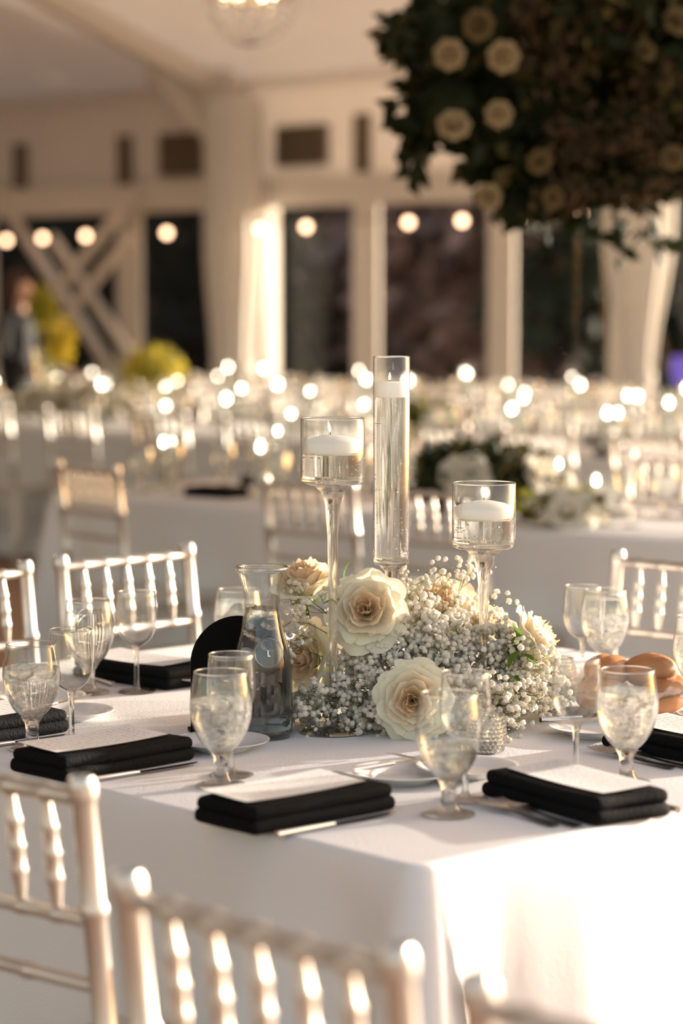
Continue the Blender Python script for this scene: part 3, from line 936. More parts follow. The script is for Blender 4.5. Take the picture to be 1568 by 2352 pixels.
def ice_mesh(k):
    if k not in ICE:
        rnd = random.Random(k)
        bm = bmesh.new(); bmesh.ops.create_cube(bm, size=0.022)
        for v in bm.verts: v.co += Vector((rnd.uniform(-1, 1), rnd.uniform(-1, 1), rnd.uniform(-1, 1))) * 0.002
        bmesh.ops.bevel(bm, geom=list(bm.edges), offset=0.004, segments=2, affect='EDGES')
        me = bpy.data.meshes.new('ice_cube'); bm.to_mesh(me); bm.free(); me.materials.append(M['ice'])
        for p in me.polygons: p.use_smooth = True
        ICE[k] = me
    return ICE[k]


def goblet(p, label, level=0.13, group=None, ice=0, rz=0.0, cold=True):
    t = thing('water_goblet', label, 'goblet', (p.x, p.y, TZ + 0.0005), rz, group)
    link('bowl', GOB_BOWL if cold else GOB_BOWL_DRY, t); link('stem', GOB_STEM, t); link('foot', GOB_FOOT, t); link('lip', GOB_LIP, t)
    if level:
        if level not in _water: _water[level] = MB().lathe(cut_prof(GOB, level, 0.0012), 32).mesh('water', M['water'])
        link('water', _water[level], t)
    for k in range(ice):
        aa = k * 2.4 + rz
        o = link('ice_cube', ice_mesh(k % 3), t, (0.017 * math.cos(aa), 0.017 * math.sin(aa), level - 0.006 - 0.019 * (k // 3)))
        o.rotation_euler = (k * 0.9, k * 0.5, k * 1.3)
    return t


def wine(p, label, group=None, rz=0.0):
    t = thing('wine_glass', label, 'wine glass', (p.x, p.y, TZ + 0.0005), rz, group)
    link('bowl', WIN_BOWL, t); link('stem', WIN_STEM, t); link('foot', WIN_FOOT, t); link('lip', WIN_LIP, t)
    return t


def tz(px, py): return on_z(px, py, TZ)


goblet(tz(74, 1722), 'misted water goblet standing alongside the far black napkin and silver fork', 0.132, ice=2)
wine(tz(165, 1706), 'empty wine glass standing between the misted goblet and butter knife plate')
goblet(tz(205, 1592), 'nearly full clear water goblet reflecting the silver chair', 0.150, cold=False)
wine(tz(314, 1590), 'empty wine glass standing in front of the napkin with menu by the chair back')
goblet(tz(508, 1806), 'iced water goblet overlapping the black arched sign', 0.128, ice=5)
wine(tz(532, 1782), 'wine glass directly behind the iced goblet beside the carafe')
goblet(tz(1030, 1872), 'half-full water goblet in front of the low rose and crystal votive', 0.098, cold=False)
wine(tz(1068, 1838), 'wine glass directly behind the half-full goblet')
goblet(tz(1438, 1800), 'misted water goblet in front of the bread rolls', 0.140, ice=1, rz=1.0)
wine(tz(1322, 1795), 'empty wine glass in front of the bread basket, beside the misted goblet')
wine(tz(1337, 1572), 'empty wine glass between the side-on rose and the bread rolls')
goblet(tz(1388, 1560), 'misted water goblet behind the wine glass near the bread rolls', 0.155)
goblet(tz(1604, 1640), 'water goblet to the far side of the bread rolls, edge showing', 0.13)
goblet(tz(548, 1560), 'water goblet standing behind the carafe and arched sign', 0.15)
goblet(tz(965, 1530), 'water goblet standing behind the rose centrepiece', 0.15)


# ------------------------------------------------------------------ candle goblets
def flame_mesh(h, mat, name='flame'):
    return MB().lathe([(0, 0), (0.0017, 0.002), (0.0026, 0.006), (0.0023, 0.010), (0.0012, 0.015), (0, 0.020)], 10).mesh(name, mat)


FLAME = flame_mesh(0.02, M['flame'])


def bubbles(n, r, z0, z1, seed, near_wall=True):
    rnd = random.Random(seed); mb = MB()
    for _ in range(n):
        a = rnd.uniform(0, 2 * PI); q = r + rnd.uniform(0.0, 0.0004)
        z = z0 + (z1 - z0) * rnd.random() ** 1.5
        mb.ball((q * math.cos(a), q * math.sin(a), z), rnd.uniform(0.0005, 0.0011), 6, 4)
    return mb


def candle_holder(p, label, H, rb, hb, level, candle_top, kind, stem_prof, seed, nb):
    t = thing('candle_goblet', label, 'candle holder', (p.x, p.y, TZ + 0.0005))
    z0 = H - hb
    wall = [(0.004, z0 - 0.001), (rb * 0.9, z0), (rb * 0.99, z0 + 0.003), (rb, z0 + 0.010), (rb, H - 0.001), (rb - 0.0005, H)]
    MB().lathe(wall, 48).build('bowl', M['glass'], t)
    MB().lathe([(0, z0 + 0.0012), (rb * 0.9, z0 + 0.002), (rb * 0.975, z0 + 0.004), (rb * 0.98, z0 + 0.008), (rb * 0.9, z0 + 0.0085), (0, z0 + 0.0078)], 48).build('bowl_base', M['glass_solid'], t)
    MB().lathe(stem_prof(z0), 32).build('stem', M['glass_solid'], t)
    MB().lathe([(0, 0.0005), (0.052, 0.0005), (0.0545, 0.002), (0.052, 0.0042), (0.02, 0.008), (0, 0.0085)], 48).build('foot', M['glass_solid'], t)
    rw = rb - 0.0028
    wl = level - (0.0185 if kind == 'bowl' else 0.0205)      # the wax fills the bore above this
    MB().lathe([(0, z0 + 0.0095), (rw, z0 + 0.0100), (rw, wl), (0, wl)], 48).build('water', M['water_deep'], t)
    link('lip', lip(rb - 0.0008, H, 0.0011, 48), t)
    bubbles(nb, rw + 0.0008, z0 + 0.012, wl - 0.001, seed).build('bubbles', M['bubble'], t, kind='stuff')
    return t


def dome_candle(t, rw, level, h, wickx=0.0):
    rc = rw - 0.0015
    c = MB().lathe([(0, level - h * 0.53), (rc * 0.6, level - h * 0.525), (rc * 0.92, level - h * 0.46), (rc * 0.99, level - h * 0.25), (rc, level + 0.0015), (rc * 0.97, level + 0.003), (rc * 0.7, level + 0.0085), (rc * 0.3, level + 0.0125), (0, level + 0.0135)], 40).build('floating_candle', M['wax'], t)
    MB().tube([(wickx, 0, level + 0.0125), (wickx, 0, level + 0.018)], 0.0007, 5).build('wick', M['wick'], c)
    o = link('flame', FLAME, c, (wickx, 0, level + 0.017)); o.rotation_euler = (0, -0.18, 0)


def slender(z0):
    return [(0, 0.007), (0.011, 0.008), (0.0065, 0.016), (0.0055, 0.05), (0.0065, z0 * 0.45), (0.009, z0 * 0.8), (0.0125, z0 - 0.035), (0.019, z0 - 0.014), (0.031, z0 - 0.003), (0.034, z0 + 0.0005), (0, z0 + 0.001)]


# tall stem on the left of the bouquet
pC1 = tz(764, 1682); d1 = pC1.y
zr1 = on_y(779, 962, d1).z - TZ
c1 = candle_holder(pC1, 'tall stemmed glass candle holder with its foot showing below the roses', zr1, 0.0532, 0.108, zr1 - 0.040, 0, 'bowl', slender, 3, 70)
dome_candle(c1, 0.0504, zr1 - 0.040, 0.034, -0.004)
pC2 = Vector((on_y(1110, 1400, d1 + 0.02).x, d1 + 0.02, 0))
zr2 = on_y(1110, 1110, d1 + 0.02).z - TZ
c2 = candle_holder(pC2, 'shorter stemmed glass candle holder rising beside the baby\'s breath spray', zr2, 0.0530, 0.108, zr2 - 0.042, 0, 'bowl', slender, 5, 110)
dome_candle(c2, 0.0502, zr2 - 0.042, 0.034, 0.0)
pC3 = Vector((on_y(898, 1400, d1 + 0.12).x, d1 + 0.12, 0))
zr3 = on_y(898, 820, d1 + 0.12).z - TZ; zb3 = on_y(898, 1296, d1 + 0.12).z - TZ
c3 = candle_holder(pC3, 'tallest glass candle holder, a narrow water-filled cylinder on a stem', zr3, 0.0312, zr3 - zb3, zr3 - 0.048, 0, 'cyl',
                   lambda z0: [(0, 0.007), (0.011, 0.008), (0.006, 0.016), (0.0055, z0 * 0.6), (0.008, z0 - 0.05), (0.0115, z0 - 0.012), (0.021, z0 - 0.002), (0.023, z0 + 0.0005), (0, z0 + 0.001)], 8, 240)
lv = zr3 - 0.048
cc = MB().lathe([(0, lv - 0.0200), (0.0262, lv - 0.0198), (0.0275, lv - 0.018), (0.0275, lv + 0.001), (0.0262, lv + 0.004), (0.012, lv + 0.006), (0, lv + 0.0062)], 40).build('floating_candle', M['wax'], c3)
MB().tube([(-0.003, 0, lv + 0.005), (-0.003, 0, lv + 0.009)], 0.0007, 5).build('wick', M['wick'], cc)
link('flame', FLAME, cc, (-0.003, 0, lv + 0.008)).scale = (0.85, 0.85, 0.7)


# ------------------------------------------------------------------ carafe, sign, shaker, votives
def build_carafe():
    p = tz(602, 1692); s = 0.284
    t = thing('carafe', 'glass water carafe with a round embossed medallion in front of the black sign', 'carafe', (p.x, p.y, TZ + 0.0005))
    pr = smooth_prof([(0.046, 0.002), (0.0495, 0.006), (0.0505, 0.02), (0.0500, 0.07), (0.0485, 0.11), (0.0440, 0.145), (0.0355, 0.178), (0.0300, 0.205), (0.0290, 0.222), (0.0315, 0.245), (0.0385, 0.272)], 4)
    mouth = [(0.0400, 0.2745), (0.0428, 0.2765), (0.0436, 0.2795), (0.0425, 0.2825), (0.0400, 0.2838), (0.0385, 0.2825), (0.0368, 0.272)]
    MB().lathe([(0, 0.0)] + [(0.046, 0.0)] + pr + mouth, 56).build('body', M['glass'], t)
    link('lip', lip(0.0412, 0.2795, 0.0030, 56), t)
    MB().lathe([(0, 0.0008), (0.0455, 0.001), (0.0485, 0.006), (0.0488, 0.010), (0, 0.010)], 48).build('base', M['glass_solid'], t)
    wp = [(0, 0.0105)] + [(r - 0.0022, z) for r, z in pr if 0.0105 < z < 0.212] + [(0.0270, 0.213), (0, 0.213)]
    MB().lathe(wp, 48).build('water', M['water_deep'], t)
    for k in range(7):
        a = k * 2.1
        o = link('ice_cube', ice_mesh(k % 3), t, (0.011 * math.cos(a), 0.011 * math.sin(a), 0.205 - 0.017 * (k // 2)))
        o.rotation_euler = (k, k * 1.7, 0.4 * k)
    # medallion on the shoulder, facing the camera slightly to the right
    nrm = Vector((0.17, -1, 0.16)).normalized()
    zc = 0.144
    q = nrm.to_track_quat('Z', 'Y').to_matrix().to_4x4()
    Mx = Matrix.Translation(Vector((0.012, -0.0435, zc))) @ q
    md = MB().lathe([(0, 0.001), (0.0215, 0.0005), (0.0225, 0.002), (0.0245, 0.0022), (0.0255, 0.0), (0.0245, -0.003), (0, -0.003)], 40, M=Mx).build('medallion', M['glass_solid'], t)
    lt = MB()
    lt.box(None, (0.0016, 0.010, 0.0015), M=Mx @ Matrix.Translation((-0.001, 0.0, 0.0018)))
    lt.box(None, (0.0042, 0.0016, 0.0015), M=Mx @ Matrix.Translation((0.0004, -0.0042, 0.0018)))
    lt.build('letter', M['chrome'], md, smooth=False)


build_carafe()


def build_sign():
    p = tz(545, 1676)
    w, h = 0.158, 0.192
    t = thing('arched_sign', 'black arched acrylic table sign standing behind the carafe', 'sign', (p.x, p.y, TZ + 0.0005), math.radians(14))
    out = [(-w / 2, 0.004), (w / 2, 0.004)]
    for k in range(25):
        a = PI * k / 24
        out.append((w / 2 * math.cos(a), h - w / 2 + w / 2 * math.sin(a)))
    n = len(out); th = 0.005
    mb = MB()
    v = [(x, -th / 2, z) for x, z in out] + [(x, th / 2, z) for x, z in out]
    f = [tuple(range(n)), tuple(range(2 * n - 1, n - 1, -1))] + [((i + 1) % n, i, n + i, n + (i + 1) % n) for i in range(n)]
    mb.add(v, f).build('panel', M['sign'], t, smooth=False)
    MB().box((0, 0, 0.003), (w + 0.006, 0.028, 0.006)).build('base', M['sign'], t, smooth=False)


build_sign()


def build_shaker(px, py, lab):
    p = tz(px, py)
    t = thing('pepper_shaker', lab, 'shaker', (p.x, p.y, TZ + 0.0005))
    MB().lathe([(0, 0.001), (0.010, 0.001), (0.0115, 0.004), (0.0115, 0.03), (0.0095, 0.075), (0.0085, 0.085)], 8).build('body', M['glass'], t)
    MB().lathe([(0, 0.003), (0.0095, 0.003), (0.0100, 0.02), (0, 0.021)], 8).build('pepper', M['pepper'], t)
    MB().lathe([(0.0095, 0.083), (0.0098, 0.09), (0.0088, 0.103), (0.005, 0.108), (0, 0.109)], 16).build('cap', M['chrome'], t)


build_shaker(681, 1606, 'small glass pepper shaker with a metal cap behind the carafe')


def votive(p, lab, r=0.029, h=0.062):
    t = thing('crystal_votive', lab, 'votive holder', (p.x, p.y, TZ + 0.0005))
    mb = MB()
    n, m = 22, 9
    for j in range(m):
        for i in range(n):
            a = 2 * PI * (i + 0.5 * (j % 2)) / n; q = (j + 0.5) / m
            rr = r * (0.72 + 0.28 * math.sin(PI * (0.12 + 0.8 * q)))
            mb.ball((rr * math.cos(a), rr * math.sin(a), h * (0.04 + 0.93 * q)), 0.0042, 6, 4)
    mb.build('hobnails', M['glass_crystal'], t, kind='stuff')
    MB().lathe([(0, 0.002), (r * 0.72, 0.002), (r * 0.86, h * 0.2), (r * 0.96, h * 0.5), (r * 0.84, h * 0.98), (r * 0.8, h * 0.98), (r * 0.9, h * 0.5), (r * 0.7, 0.006), (0, 0.006)], 28).build('cup', M['glass'], t)
    c = MB().lathe([(0, 0.0065), (r * 0.6, 0.0065), (r * 0.62, 0.02), (0, 0.021)], 20).build('tealight', M['wax'], t)
    link('flame', FLAME, c, (0, 0, 0.022)).scale = (0.7,) * 3


votive(tz(1117, 1728), 'hobnailed crystal votive half behind the half-full goblet')
votive(tz(1283, 1585), 'hobnailed crystal votive below the side-on rose')


# ------------------------------------------------------------------ roses
def petal(Rr, H, flare, drop, half, seed, base=0.25, cup=0.0):
    rnd = random.Random(seed)
    ph = [rnd.uniform(0, 6.28) for _ in range(4)]
    def fn(u, v):
        uu = u * 2 - 1
        w = half * (0.35 + 0.65 * math.sin(PI * (0.08 + 0.62 * v)))
        edge = abs(uu)
        vv = v * (1 - 0.10 * edge ** 3) 
        r = Rr * (base + (1 - base) * math.sin(vv * PI / 2)) + flare * vv ** 3
        r += cup * (1 - edge ** 2) * vv
        z = H * vv - drop * vv ** 4
        z += (0.0022 + 0.05 * flare) * math.sin(3 * uu + ph[0]) * vv ** 2 + 0.0016 * math.sin(8 * uu + ph[1]) * vv ** 3 + 0.0012 * max(0, 1 - 2 * edge) * vv ** 4
        r += (0.0018 + 0.12 * flare) * math.sin(4 * uu + ph[2]) * vv ** 2 + flare * 0.35 * edge ** 2 * vv ** 2
        r += 0.0008 * math.sin(9 * uu + ph[3] + 5 * vv) * vv
        th = uu * w
        return (r * math.cos(th), r * math.sin(th), z)
    return MB().grid(8, 7, fn)


LAY = [  # count, radius, height, flare, drop, half angle, material, z offset
    (3, 0.0055, 0.034, 0.000, 0.000, 1.35, 'rose_in', 0.004),
    (4, 0.0105, 0.036, 0.001, 0.001, 1.10, 'rose_in', 0.003),
    (5, 0.0170, 0.0365, 0.003, 0.002, 0.95, 'rose_in', 0.002),
    (5, 0.0245, 0.0360, 0.005, 0.005, 0.86, 'rose_mid', 0.001),
    (6, 0.0325, 0.0345, 0.008, 0.008, 0.76, 'rose_mid', 0.000),
    (6, 0.0405, 0.0300, 0.011, 0.011, 0.70, 'rose_out', -0.001),
    (7, 0.0465, 0.0230, 0.014, 0.012, 0.62, 'rose_out', -0.003),
]
PET = []
for k, (n, r, h, fl, dr, ha, mt, zo) in enumerate(LAY):
    PET.append([petal(r, h, fl, dr, ha, 100 + k * 7 + q).mesh('petal', M[mt]) for q in range(2)])
SEP = MB()
for k in range(5):
    a = k * 2 * PI / 5
    def sf(u, v, a=a):
        w = 0.0045 * math.sin(PI * min(1, 0.15 + 0.85 * v)) * (u * 2 - 1)
        r = 0.005 + 0.028 * v; z = -0.004 - 0.006 * math.sin(v * PI) + 0.006 * v
        return (r * math.cos(a) - w * math.sin(a), r * math.sin(a) + w * math.cos(a), z)
    SEP.grid(2, 5, sf)
SEP_ME = SEP.mesh('sepals', M['green'])
HIP = MB().lathe([(0, -0.012), (0.005, -0.010), (0.0085, -0.004), (0.012, 0.002), (0.006, 0.006), (0, 0.007)], 12).mesh('hip', M['green'])
STEM = MB().tube([(0, 0, -0.010), (0, 0, -0.05), (0.004, 0, -0.09)], 0.0028, 7).mesh('stem', M['green'])


def rose(loc, axis, label, layers=7, scale=1.0, seed=0, open_=1.0, stem=True, group=None, tall=1.0):
    rnd = random.Random(seed)
    t = thing('rose', label, 'rose', loc, group=group)
    t.rotation_euler = (Vector(axis).normalized().to_track_quat('Z', 'Y').to_matrix().to_3x3() @ Matrix.Rotation(rnd.uniform(0, 6), 3, 'Z')).to_euler()
    t.scale = (scale, scale, scale * tall)
    for k in range(layers):
        n, r, h, fl, dr, ha, mt, zo = LAY[k]
        off = rnd.uniform(0, 6)
        for i in range(n):
            o = link('petal', PET[k][i % 2], t, (0, 0, zo), off + i * 2 * PI / n + rnd.uniform(-0.12, 0.12))
            o.rotation_euler.x = rnd.uniform(-0.05, 0.05); o.rotation_euler.y = rnd.uniform(-0.05, 0.07) * open_
            s = rnd.uniform(0.94, 1.07); o.scale = (s, s, s * rnd.uniform(0.95, 1.06))
    link('sepals', SEP_ME, t); link('hip', HIP, t)
    if stem: link('stem', STEM, t)
    return t


ARR = tz(965, 1648)                    # middle of the centrepiece on the cloth
def py(px, py_, y): return on_y(px, py_, y)
rose(py(843, 1408, 4.03), (-0.12, -1, 0.42), 'large cream rose between the two tall candle stems, peach heart facing out', 7, 1.16, 1)
rose(py(948, 1608, 3.93), (-0.10, -1, 0.10), 'low cream rose hanging at the cloth behind the half-full goblet', 7, 1.12, 2)
rose(py(702, 1368, 4.10), (-0.10, -0.35, 1.0), 'tall cream rose standing upright beside the carafe mouth', 6, 1.12, 3, tall=1.35)
rose(py(726, 1518, 4.09), (-0.75, -0.6, 0.2), 'pale peach rose partly behind the tall candle stem', 7, 1.12, 4)
rose(py(1196, 1484, 4.06), (0.80, -0.05, 0.42), 'cream rose seen side-on with green sepals, at the bread end', 6, 1.15, 5, tall=1.3)
rose(py(1005, 1408, 4.20), (0.05, -0.75, 0.8), 'cream rose at the back behind the baby\'s breath spray', 7, 1.25, 6)
rose(py(1112, 1450, 4.18), (0.45, -0.5, 0.8), 'cream rose behind the shorter candle stem', 7, 1.0, 7)
# low glass bowl with foam that carries the bouquet
def build_bowl():
    t = thing('flower_bowl', 'low clear bowl buried under the roses and baby\'s breath', 'bowl', (ARR.x, ARR.y, TZ + 0.0005))
    MB().lathe([(0, 0.001), (0.055, 0.001), (0.085, 0.02), (0.1, 0.05), (0.098, 0.05), (0.083, 0.022), (0.05, 0.004), (0, 0.004)], 32).build('bowl', M['glass'], t)
    MB().lathe([(0, 0.006), (0.07, 0.006), (0.078, 0.05), (0.06, 0.075), (0, 0.085)], 20).build('foam', M['green'], t)


build_bowl()
# leaves of the bouquet
def big_leaf(loc, axis, s, lab):
    def lf(u, v):
        w = 0.013 * math.sin(PI * v ** 0.8) * (u * 2 - 1)
        return (w, 0.048 * v, 0.006 * math.sin(v * PI) + 0.25 * abs(w))
    o = MB().grid(4, 8, lf).build('rose_leaf', M['green'], None, loc)
    o.rotation_euler = Vector(axis).to_track_quat('Y', 'Z').to_euler(); o.scale = (s,) * 3
    return tag(o, lab, 'leaf', 'rose leaves in the centrepiece')


for px, py_, y, ax in ((715, 1395, 4.03, (-1, -.2, .1)), (742, 1388, 4.03, (1, -.2, .2)), (1195, 1500, 4.0, (.6, -.3, -.6)), (1195, 1495, 4.0, (-.5, -.3, -.7)), (1192, 1480, 4.0, (-.3, -.2, .8)),
                       (790, 1332, 4.1, (.4, 0, .9)), (905, 1520, 4.0, (.5, -.4, -.5)), (1160, 1545, 4.0, (.6, -.4, -.5))):
    big_leaf(py(px, py_, y), ax, 0.8, 'small green rose leaf poking out of the centrepiece')


# ------------------------------------------------------------------ baby's breath
def floret(mb, p, d, s, rnd, mi):
    """double floret: ruffled rings of little petals"""
    q = d.to_track_quat('Z', 'Y').to_matrix()
    mb.ball(None, s * 0.74, 7, 5, mi, (1, 1, 0.85), M=Matrix.Translation(p + d * s * 0.3) @ q.to_4x4())
    for ring, (n, tilt, ln) in enumerate(((5, 0.25, 0.95), (5, 0.8, 0.9), (4, 1.3, 0.85))):
        off = rnd.uniform(0, 6)
        for k in range(n):
            a = off + 2 * PI * k / n + rnd.uniform(-.2, .2)
            ca, sa = math.cos(a), math.sin(a); ct, st_ = math.cos(tilt), math.sin(tilt)
            L = s * ln * rnd.uniform(0.85, 1.15); w = L * 0.42
            b0 = Vector((0, 0, 0)); tip = Vector((ca * ct * L, sa * ct * L, st_ * L))
            side = Vector((-sa, ca, 0)) * w
            up = Vector((-ca * st_, -sa * st_, ct)) * (L * 0.12)
            mb.add([p + q @ b0, p + q @ (tip * .72 + side), p + q @ (tip + up), p + q @ (tip * .72 - side)], [(0, 1, 2), (0, 2, 3)], mi)


def sprig_meshes(seed, n, rad, length):
    rnd = random.Random(seed); st = MB(); fl = MB(); bd = MB()
    c = Vector((0, 0, length))
    st.tube([(0, 0, 0), (rnd.uniform(-.006, .006), rnd.uniform(-.006, .006), length * .5), (0, 0, length - rad * .4)], [0.0011, 0.0009, 0.0006], 4)
    hubs = []
    for k in range(max(5, n // 7)):
        d = Vector((rnd.gauss(0, 1), rnd.gauss(0, 1), rnd.gauss(0.35, 0.9))).normalized()
        h = c + d * rad * rnd.uniform(0.25, 0.65)
        b0 = Vector((0, 0, length - rad * rnd.uniform(0.3, 0.9)))
        st.tube([b0, (b0 + h) / 2 + Vector((0, 0, -.003)), h], [0.0006, 0.0005, 0.0004], 3, cap=False)
        hubs.append((h, d))
    for i in range(n):
        h, d = hubs[i % len(hubs)]
        d2 = (d * 0.9 + Vector((rnd.gauss(0, 1), rnd.gauss(0, 1), rnd.gauss(0, 1))) * 0.7).normalized()
        p = h + d2 * rad * rnd.uniform(0.25, 0.6)
        st.tube([h, p], [0.00035, 0.0003], 3, cap=False)
        r = rnd.random()
        if r < 0.16:
            bd.ball(p, rnd.uniform(0.0009, 0.0014), 5, 3)
        else:
            floret(fl, p, d2, rnd.uniform(0.0052, 0.0074), rnd, 0)
    return st.mesh('stem', M['stem']), fl.mesh('florets', M['gyp'], smooth=False), bd.mesh('buds', M['gyp'])


SPR = [sprig_meshes(300 + k, 46, 0.036, 0.11) for k in range(6)]
SPL = [sprig_meshes(400 + k, 22, 0.042, 0.16) for k in range(4)]


def sprig(base, target, kind, k, rnd, label, group):
    base, target = Vector(base), Vector(target)
    d = target - base
    prot = (SPR if kind == 0 else SPL)[k % (6 if kind == 0 else 4)]
    L = 0.11 if kind == 0 else 0.16
    t = thing('babys_breath_sprig', label, 'flower sprig', target - d.normalized() * L, group=group)
    t.rotation_euler = (d.normalized().to_track_quat('Z', 'Y').to_matrix() @ Matrix.Rotation(rnd.uniform(0, 6.28), 3, 'Z')).to_euler()
    link('stem', prot[0], t)
    link('florets', prot[1], t, kind='stuff'); link('buds', prot[2], t, kind='stuff')


def build_gyp():
    rnd = random.Random(21)
    c = Vector((ARR.x, ARR.y, TZ + 0.055))
    # dense mound: targets by picture region on the near face of the mound (px, py, distance)
    mound = []
    for _ in range(1600):
        px = rnd.uniform(665, 1285); py_ = rnd.uniform(1420, 1678)
        # outline of the mound in the photograph
        top = 1560 if px < 720 else (1560 - (px - 720) * 0.4 if px < 900 else (1430 if px < 1130 else 1430 + (px - 1130) * 1.0))
        bot = 1660 if px < 1120 else 1660 - (px - 1120) * 0.25
        if not (top < py_ < bot): continue
        if 672 < px < 775 and py_ < 1606: continue           # the peach rose shows here
        xx = (px - 960) / 310; 
        depth = ARR.y - 0.17 * math.sqrt(max(0, 1 - xx * xx)) + 0.10 * (1660 - py_) / 230 + rnd.uniform(-0.03, 0.04)
        p = on_y(px, py_, depth)
        if p.z < TZ + 0.028: continue
        if any((p - q).length < 0.027 for q in mound): continue
        mound.append(p)
    for k, p in enumerate(mound[:120]):
        sprig(c + Vector((rnd.uniform(-.03, .03), rnd.uniform(-.03, .03), 0)), p, 0, k, rnd, 'dense sprig of white baby\'s breath in the centrepiece mound', 'baby\'s breath in the mound')
    # airy sprays
    sprays = [(935, 1345, 4.16), (985, 1355, 4.14), (1030, 1318, 4.14), (1060, 1350, 4.12), (1075, 1310, 4.2), (1005, 1390, 4.1), (1130, 1385, 4.14), (950, 1400, 4.08),
              (1040, 1405, 4.1), (690, 1420, 4.05), (670, 1450, 4.05), (720, 1385, 4.0), (662, 1480, 4.02), (660, 1400, 4.1), (690, 1370, 4.06),
              (700, 1630, 3.95), (720, 1610, 3.96), (676, 1590, 3.98), (1220, 1500, 3.99), (1240, 1530, 3.98), (1260, 1560, 3.98), (1250, 1600, 3.97), (1200, 1630, 3.95), (1150, 1650, 3.92), (1215, 1580, 3.95),
              (1180, 1600, 3.93), (1130, 1600, 3.9)]
    for k, (px, py_, y) in enumerate(sprays):
        sprig(c, on_y(px, py_, y), 1, k, rnd, 'airy sprig of white baby\'s breath reaching out of the centrepiece', 'airy baby\'s breath sprays')


build_gyp()


# ------------------------------------------------------------------ napkins, menus, cutlery, plates
def rounded_slab(lx, ly, z0, z1, r, seed, name, parent):
    rnd = random.Random(seed); off = Vector((rnd.uniform(0, 50), rnd.uniform(0, 50), 0))
    bm = bmesh.new(); bmesh.ops.create_cube(bm, size=1.0)
    for v in bm.verts: v.co = Vector((v.co.x * lx, v.co.y * ly, (z0 + z1) / 2 + v.co.z * (z1 - z0)))
    bmesh.ops.bevel(bm, geom=list(bm.edges), offset=r, segments=4, affect='EDGES', profile=0.5)
    for ax, n in (('x', 12), ('y', 6)):
        L = lx if ax == 'x' else ly
        for k in range(1, n):
            c = -L / 2 + L * k / n
            co = (c, 0, 0) if ax == 'x' else (0, c, 0); no = (1, 0, 0) if ax == 'x' else (0, 1, 0)
            bmesh.ops.bisect_plane(bm, geom=list(bm.verts) + list(bm.edges) + list(bm.faces), plane_co=co, plane_no=no)
    for v in bm.verts:
        w = mnoise.noise(v.co * 14 + off); w2 = mnoise.noise(v.co * 30 + off)
        v.co.x += 0.004 * w; v.co.y += 0.0045 * mnoise.noise(v.co * 12 + off + Vector((7, 3, 1)))
        if v.co.z > (z0 + z1) / 2: v.co.z += 0.0022 * w + 0.001 * w2
        else: v.co.z = max(z0, v.co.z)
    me = bpy.data.meshes.new(name); bm.to_mesh(me); bm.free()
    me.materials.append(M['napkin'])
    for p in me.polygons: p.use_smooth = True
    return link(name, me, parent)


def napkin(p, ang, label, lx=0.265, ly=0.135, seed=0, z=None):
    t = thing('napkin', label, 'napkin', (p.x, p.y, (z if z is not None else TZ) + 0.0005), ang)
    rounded_slab(lx, ly, 0.0, 0.0205, 0.009, seed, 'lower_fold', t)
    rounded_slab(lx - 0.006, ly - 0.005, 0.018, 0.0375, 0.009, seed + 1, 'upper_fold', t)
    return t


def menu(p, ang, label, w=0.098, l=0.220, z=TZ + 0.0415, tilt=0.0):
    def fn(u, v):
        return ((u - 0.5) * w, (v - 0.5) * l, 0.0025 * (2 * v - 1) ** 2 + 0.0015 * math.sin(3 * u + 2))
    mb = MB().grid(4, 10, fn); k = len(mb.f)
    mb.grid(4, 10, lambda u, v: tuple(Vector(fn(u, v)) - Vector((0, 0, 0.0006))))
    for i in range(k, len(mb.f)): mb.f[i] = mb.f[i][::-1]
    o = mb.build('menu_card', M['paper'], None, (p.x, p.y, z), ang)
    o.rotation_euler.x = tilt
    return tag(o, label, 'menu')


def hang(v): return math.atan2(v.y, v.x)


def setting(px, py_, ang, ln, lm, seed, mdx=(0, 0)):
    """napkin whose long side runs along ang; card lies on it with its long side the same way"""
    p = on_z(px, py_, TZ + 0.018)
    napkin(p, ang, ln, seed=seed)
    d = Vector((math.cos(ang), math.sin(ang), 0)); n = Vector((-d.y, d.x, 0))
    q = p + d * mdx[0] + n * mdx[1]
    menu(q, ang - PI / 2, lm)
    return p, d, n


aR, aL = hang(NR), hang(-NL)
S1 = setting(678, 1845, aR + 0.0, 'folded black napkin between the iced goblet and the half-full goblet', 'printed menu card on the napkin between the two front goblets', 1, (-0.01, 0.012))
S2 = setting(1318, 1822, aL - 0.16, 'folded black napkin beside the half-full goblet at the sunlit table edge', 'printed menu card on the napkin at the sunlit table edge', 5, (0.005, 0.008))
S3 = setting(238, 1733, aR + 0.04, 'folded black napkin behind the chair back with knobbed spindles', 'printed menu card on the napkin behind the knobbed chair back', 9, (-0.01, 0.012))
S4 = setting(1582, 1706, aL - 0.10, 'folded black napkin next to the bread rolls', 'printed menu card on the napkin next to the bread rolls', 13, (0.0, 0.01))
S5 = setting(332, 1540, hang(-NL) + 0.10, 'folded black napkin behind the lone upright wine glass', 'menu card on the napkin behind the lone upright wine glass', 17, (-0.01, 0.0))
S6 = setting(-40, 1668, aR + 0.05, 'folded black napkin below the misted goblet, rounded end showing', 'menu card on the napkin below the misted goblet', 21, (-0.01, 0.01))


